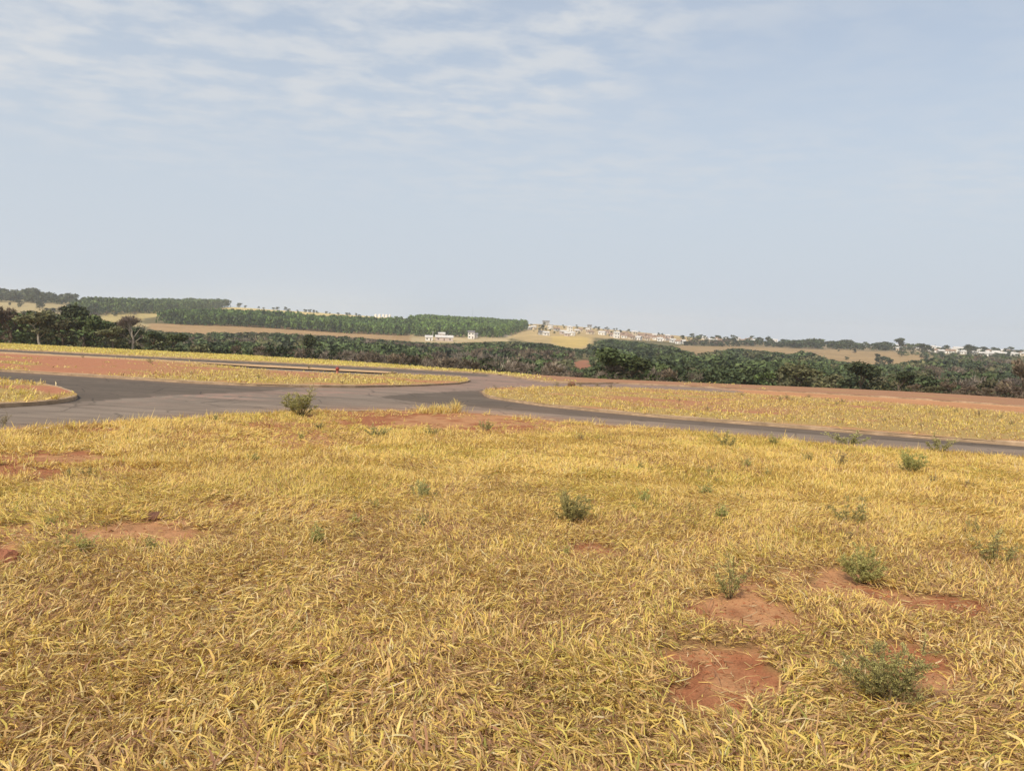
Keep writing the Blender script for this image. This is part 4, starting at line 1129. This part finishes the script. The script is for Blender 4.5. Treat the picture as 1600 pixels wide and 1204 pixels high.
V4 = [(1370, 543, 15, 1), (1403, 542, 6, 1), (1416, 544, 13, 1), (1431, 548, 13, 1), (1455, 549, 9, 2), (1474, 549, 8, 1), (1485, 552, 12, 1), (1500, 552, 10, 2), (1480, 547, 8, 1), (1495, 546, 10, 1), (1512, 550, 8, 1),
      (1522, 554, 8, 1), (1530, 551, 11, 1), (1537, 556, 12, 1), (1545, 552, 8, 1), (1555, 555, 12, 1), (1566, 556, 11, 1), (1575, 553, 9, 1), (1590, 554, 12, 1), (1600, 553, 9, 1), (1463, 547, 7, 1), (1490, 549, 8, 1), (1505, 547, 8, 1),
      (1548, 556, 7, 1), (1560, 551, 8, 1), (1583, 556, 9, 1), (1526, 549, 7, 1), (1410, 541, 7, 1), (1425, 544, 8, 1), (1470, 552, 7, 1), (1516, 553, 8, 1), (1541, 549, 8, 1), (1572, 549, 8, 1), (1612, 557, 10, 1), (1625, 556, 10, 1), (1376, 541, 7, 1), (1440, 546, 8, 1)]
qv = random.Random(5)
for i in range(26): V4.append((qv.uniform(1398, 1625), 0, qv.uniform(6, 10), 1))
V4 = [(a, b or 546 + (a - 1400) * .035 + qv.uniform(-3, 3.5), c, t_) for a, b, c, t_ in V4]
for i, a in enumerate(V4):
    wc = ['white', 'white', 'white', 'cream', 'white', 'grey'][i % 6]; rc = ['pale', 'pale', 'tile', 'pale'][i % 4]
    house(*a, wc, rc, f'{wc} house with {rc} roof in the dense white village', 'dense white village, %s under %s' % (wc, rc), random.uniform(-.4, .4), random.random() < .5)
house(670, 532, 12, 1, 'white', 'pale', 'low white farm building at the end of the long shed')
house(694, 532.5, 32, 1, 'pink', 'pale', 'long low pinkish farm shed below the bright plantation')
house(690, 526.5, 12, 1, 'pink', 'pale', 'small pale shed behind the long pinkish farm shed')
house(736, 529, 9, 2, 'white', 'dark', 'tall white farmhouse with dark roof below the bright plantation')
house(741, 527.5, 6, 1, 'grey', 'dark', 'small grey outbuilding beside the tall white farmhouse')
house(54, 467, 5, 1, 'white', 'pale', 'small white house under the hilltop grove')
house(103, 465.5, 11, 1, 'cream', 'pale', 'long cream shed at the edge of the hilltop grove')
house(853, 508, 13, 2, 'grey', 'dark', 'large grey barn with dark roof on the village skyline')
house(921, 515, 6, 2, 'grey', 'dark', 'square grey block standing on the village skyline')

# pale storage tanks on the skyline
def lathe(prof, n=14):
    th = np.linspace(0, 2 * math.pi, n, endpoint=False)
    V = np.array([[r * math.cos(t), r * math.sin(t), z] for t in th for r, z in prof])
    return V, grid_faces(n, len(prof), True)
for a in (587, 593, 599, 604, 609):
    p = hit_terrain(a, 496); o = bpy.data.objects.new('storage_tank', None); COL.objects.link(o); o.location = p
    v, f = lathe([(2.0, -1), (2.0, 4.4)]); link('shell', np_mesh('shell', v, [f]), MW['white'], o)
    v, f = lathe([(2.15, 4.35), (2.1, 4.55), (.02, 5.6)]); link('lid', np_mesh('lid', v, [f]), MW['white'], o)
    tag(o, 'white round storage tank on the skyline of the yellow field', 'tank', 'tanks on the skyline')
# thin lattice mast behind the plantation
p = hit_terrain(738, 503); o = bpy.data.objects.new('radio_mast', None); COL.objects.link(o); o.location = p
M_STEEL = mat_flat('galvanised_steel', (.30, .31, .33), .5, .4, .1, 1.0)
Hm = 26.0
for sx in (0, 2.09, 4.19):
    a0 = np.array([math.cos(sx) * .7, math.sin(sx) * .7, -.5]); a1 = np.array([math.cos(sx) * .25, math.sin(sx) * .25, Hm])
    r_ = .05; s = np.array([[r_, 0, 0], [-r_ / 2, r_, 0], [-r_ / 2, -r_, 0]])
    link('leg', np_mesh('leg', np.concatenate([a0 + s, a1 + s]), [np.array([[0, 1, 4, 3], [1, 2, 5, 4], [2, 0, 3, 5]])]), M_STEEL, o)
parts = []
for k in range(26):
    t = k / 26
    rr0 = .7 - .45 * t; v, f = lathe([(rr0 - .04, Hm * t), (rr0 + .04, Hm * t + .05)], 6); parts.append((v, f))
v, f = join(parts); tag(link('bracing', np_mesh('bracing', v, [f]), M_STEEL, o), None, None, None, None)
tag(o, 'thin grey lattice radio mast rising behind the bright plantation', 'mast')
# wooden pole beside the farm
p = hit_terrain(676, 531); o = bpy.data.objects.new('utility_pole', None); COL.objects.link(o); o.location = p
v, f = lathe([(.18, -.5), (.12, 7.5)], 8); link('pole', np_mesh('pole', v, [f]), MW['white'], o)
v, f = box(-1, 1, -.08, .08, 6.8, 7.0); link('crossarm', np_mesh('crossarm', v, [f]), MW['grey'], o)
tag(o, 'pale utility pole with crossarm beside the low white farm building', 'pole')

# small red marker on the far strip
p = on_plane(np.array([527.]), np.array([583.5]))[0]; o = bpy.data.objects.new('marker_post', None); COL.objects.link(o); o.location = p
M_RED = mat_flat('red_paint', (.28, .05, .035), .5, .3, .15, 3.0)
v, f = lathe([(.07, -.05), (.07, .2), (.06, .22)], 12); link('post', np_mesh('post', v, [f]), mat_flat('faded_red_paint', (.50, .20, .15), .7, .2, .15, 3.0), o)
v, f = lathe([(.02, .2), (.11, .22), (.13, .31), (.11, .40), (.02, .44)], 14); link('head', np_mesh('head', v, [f], None, True), M_RED, o)
tag(o, 'small red post with rounded head on the sandy strip between asphalt streets', 'post')

# ------------------------------------------------------------------ haze: thin even air over the whole valley
zmin = float(gz.min()) - 1.0
v, f = box(-3080, 3080, -3080, 3080, zmin, 75.0)
hz = link('haze', np_mesh('haze', v, [f]))
m, t = new_mat('haze_air')
pv_ = N(t, 'ShaderNodeVolumePrincipled', {'Color': (.95, .97, 1.0, 1), 'Density': HAZE, 'Anisotropy': .2})
o_ = N(t, 'ShaderNodeOutputMaterial'); t.links.new(pv_.outputs[0], o_.inputs['Volume'])
hz.data.materials.append(m)
tag(hz, 'thin pale summer haze hanging over the valley', 'haze', None, 'stuff')
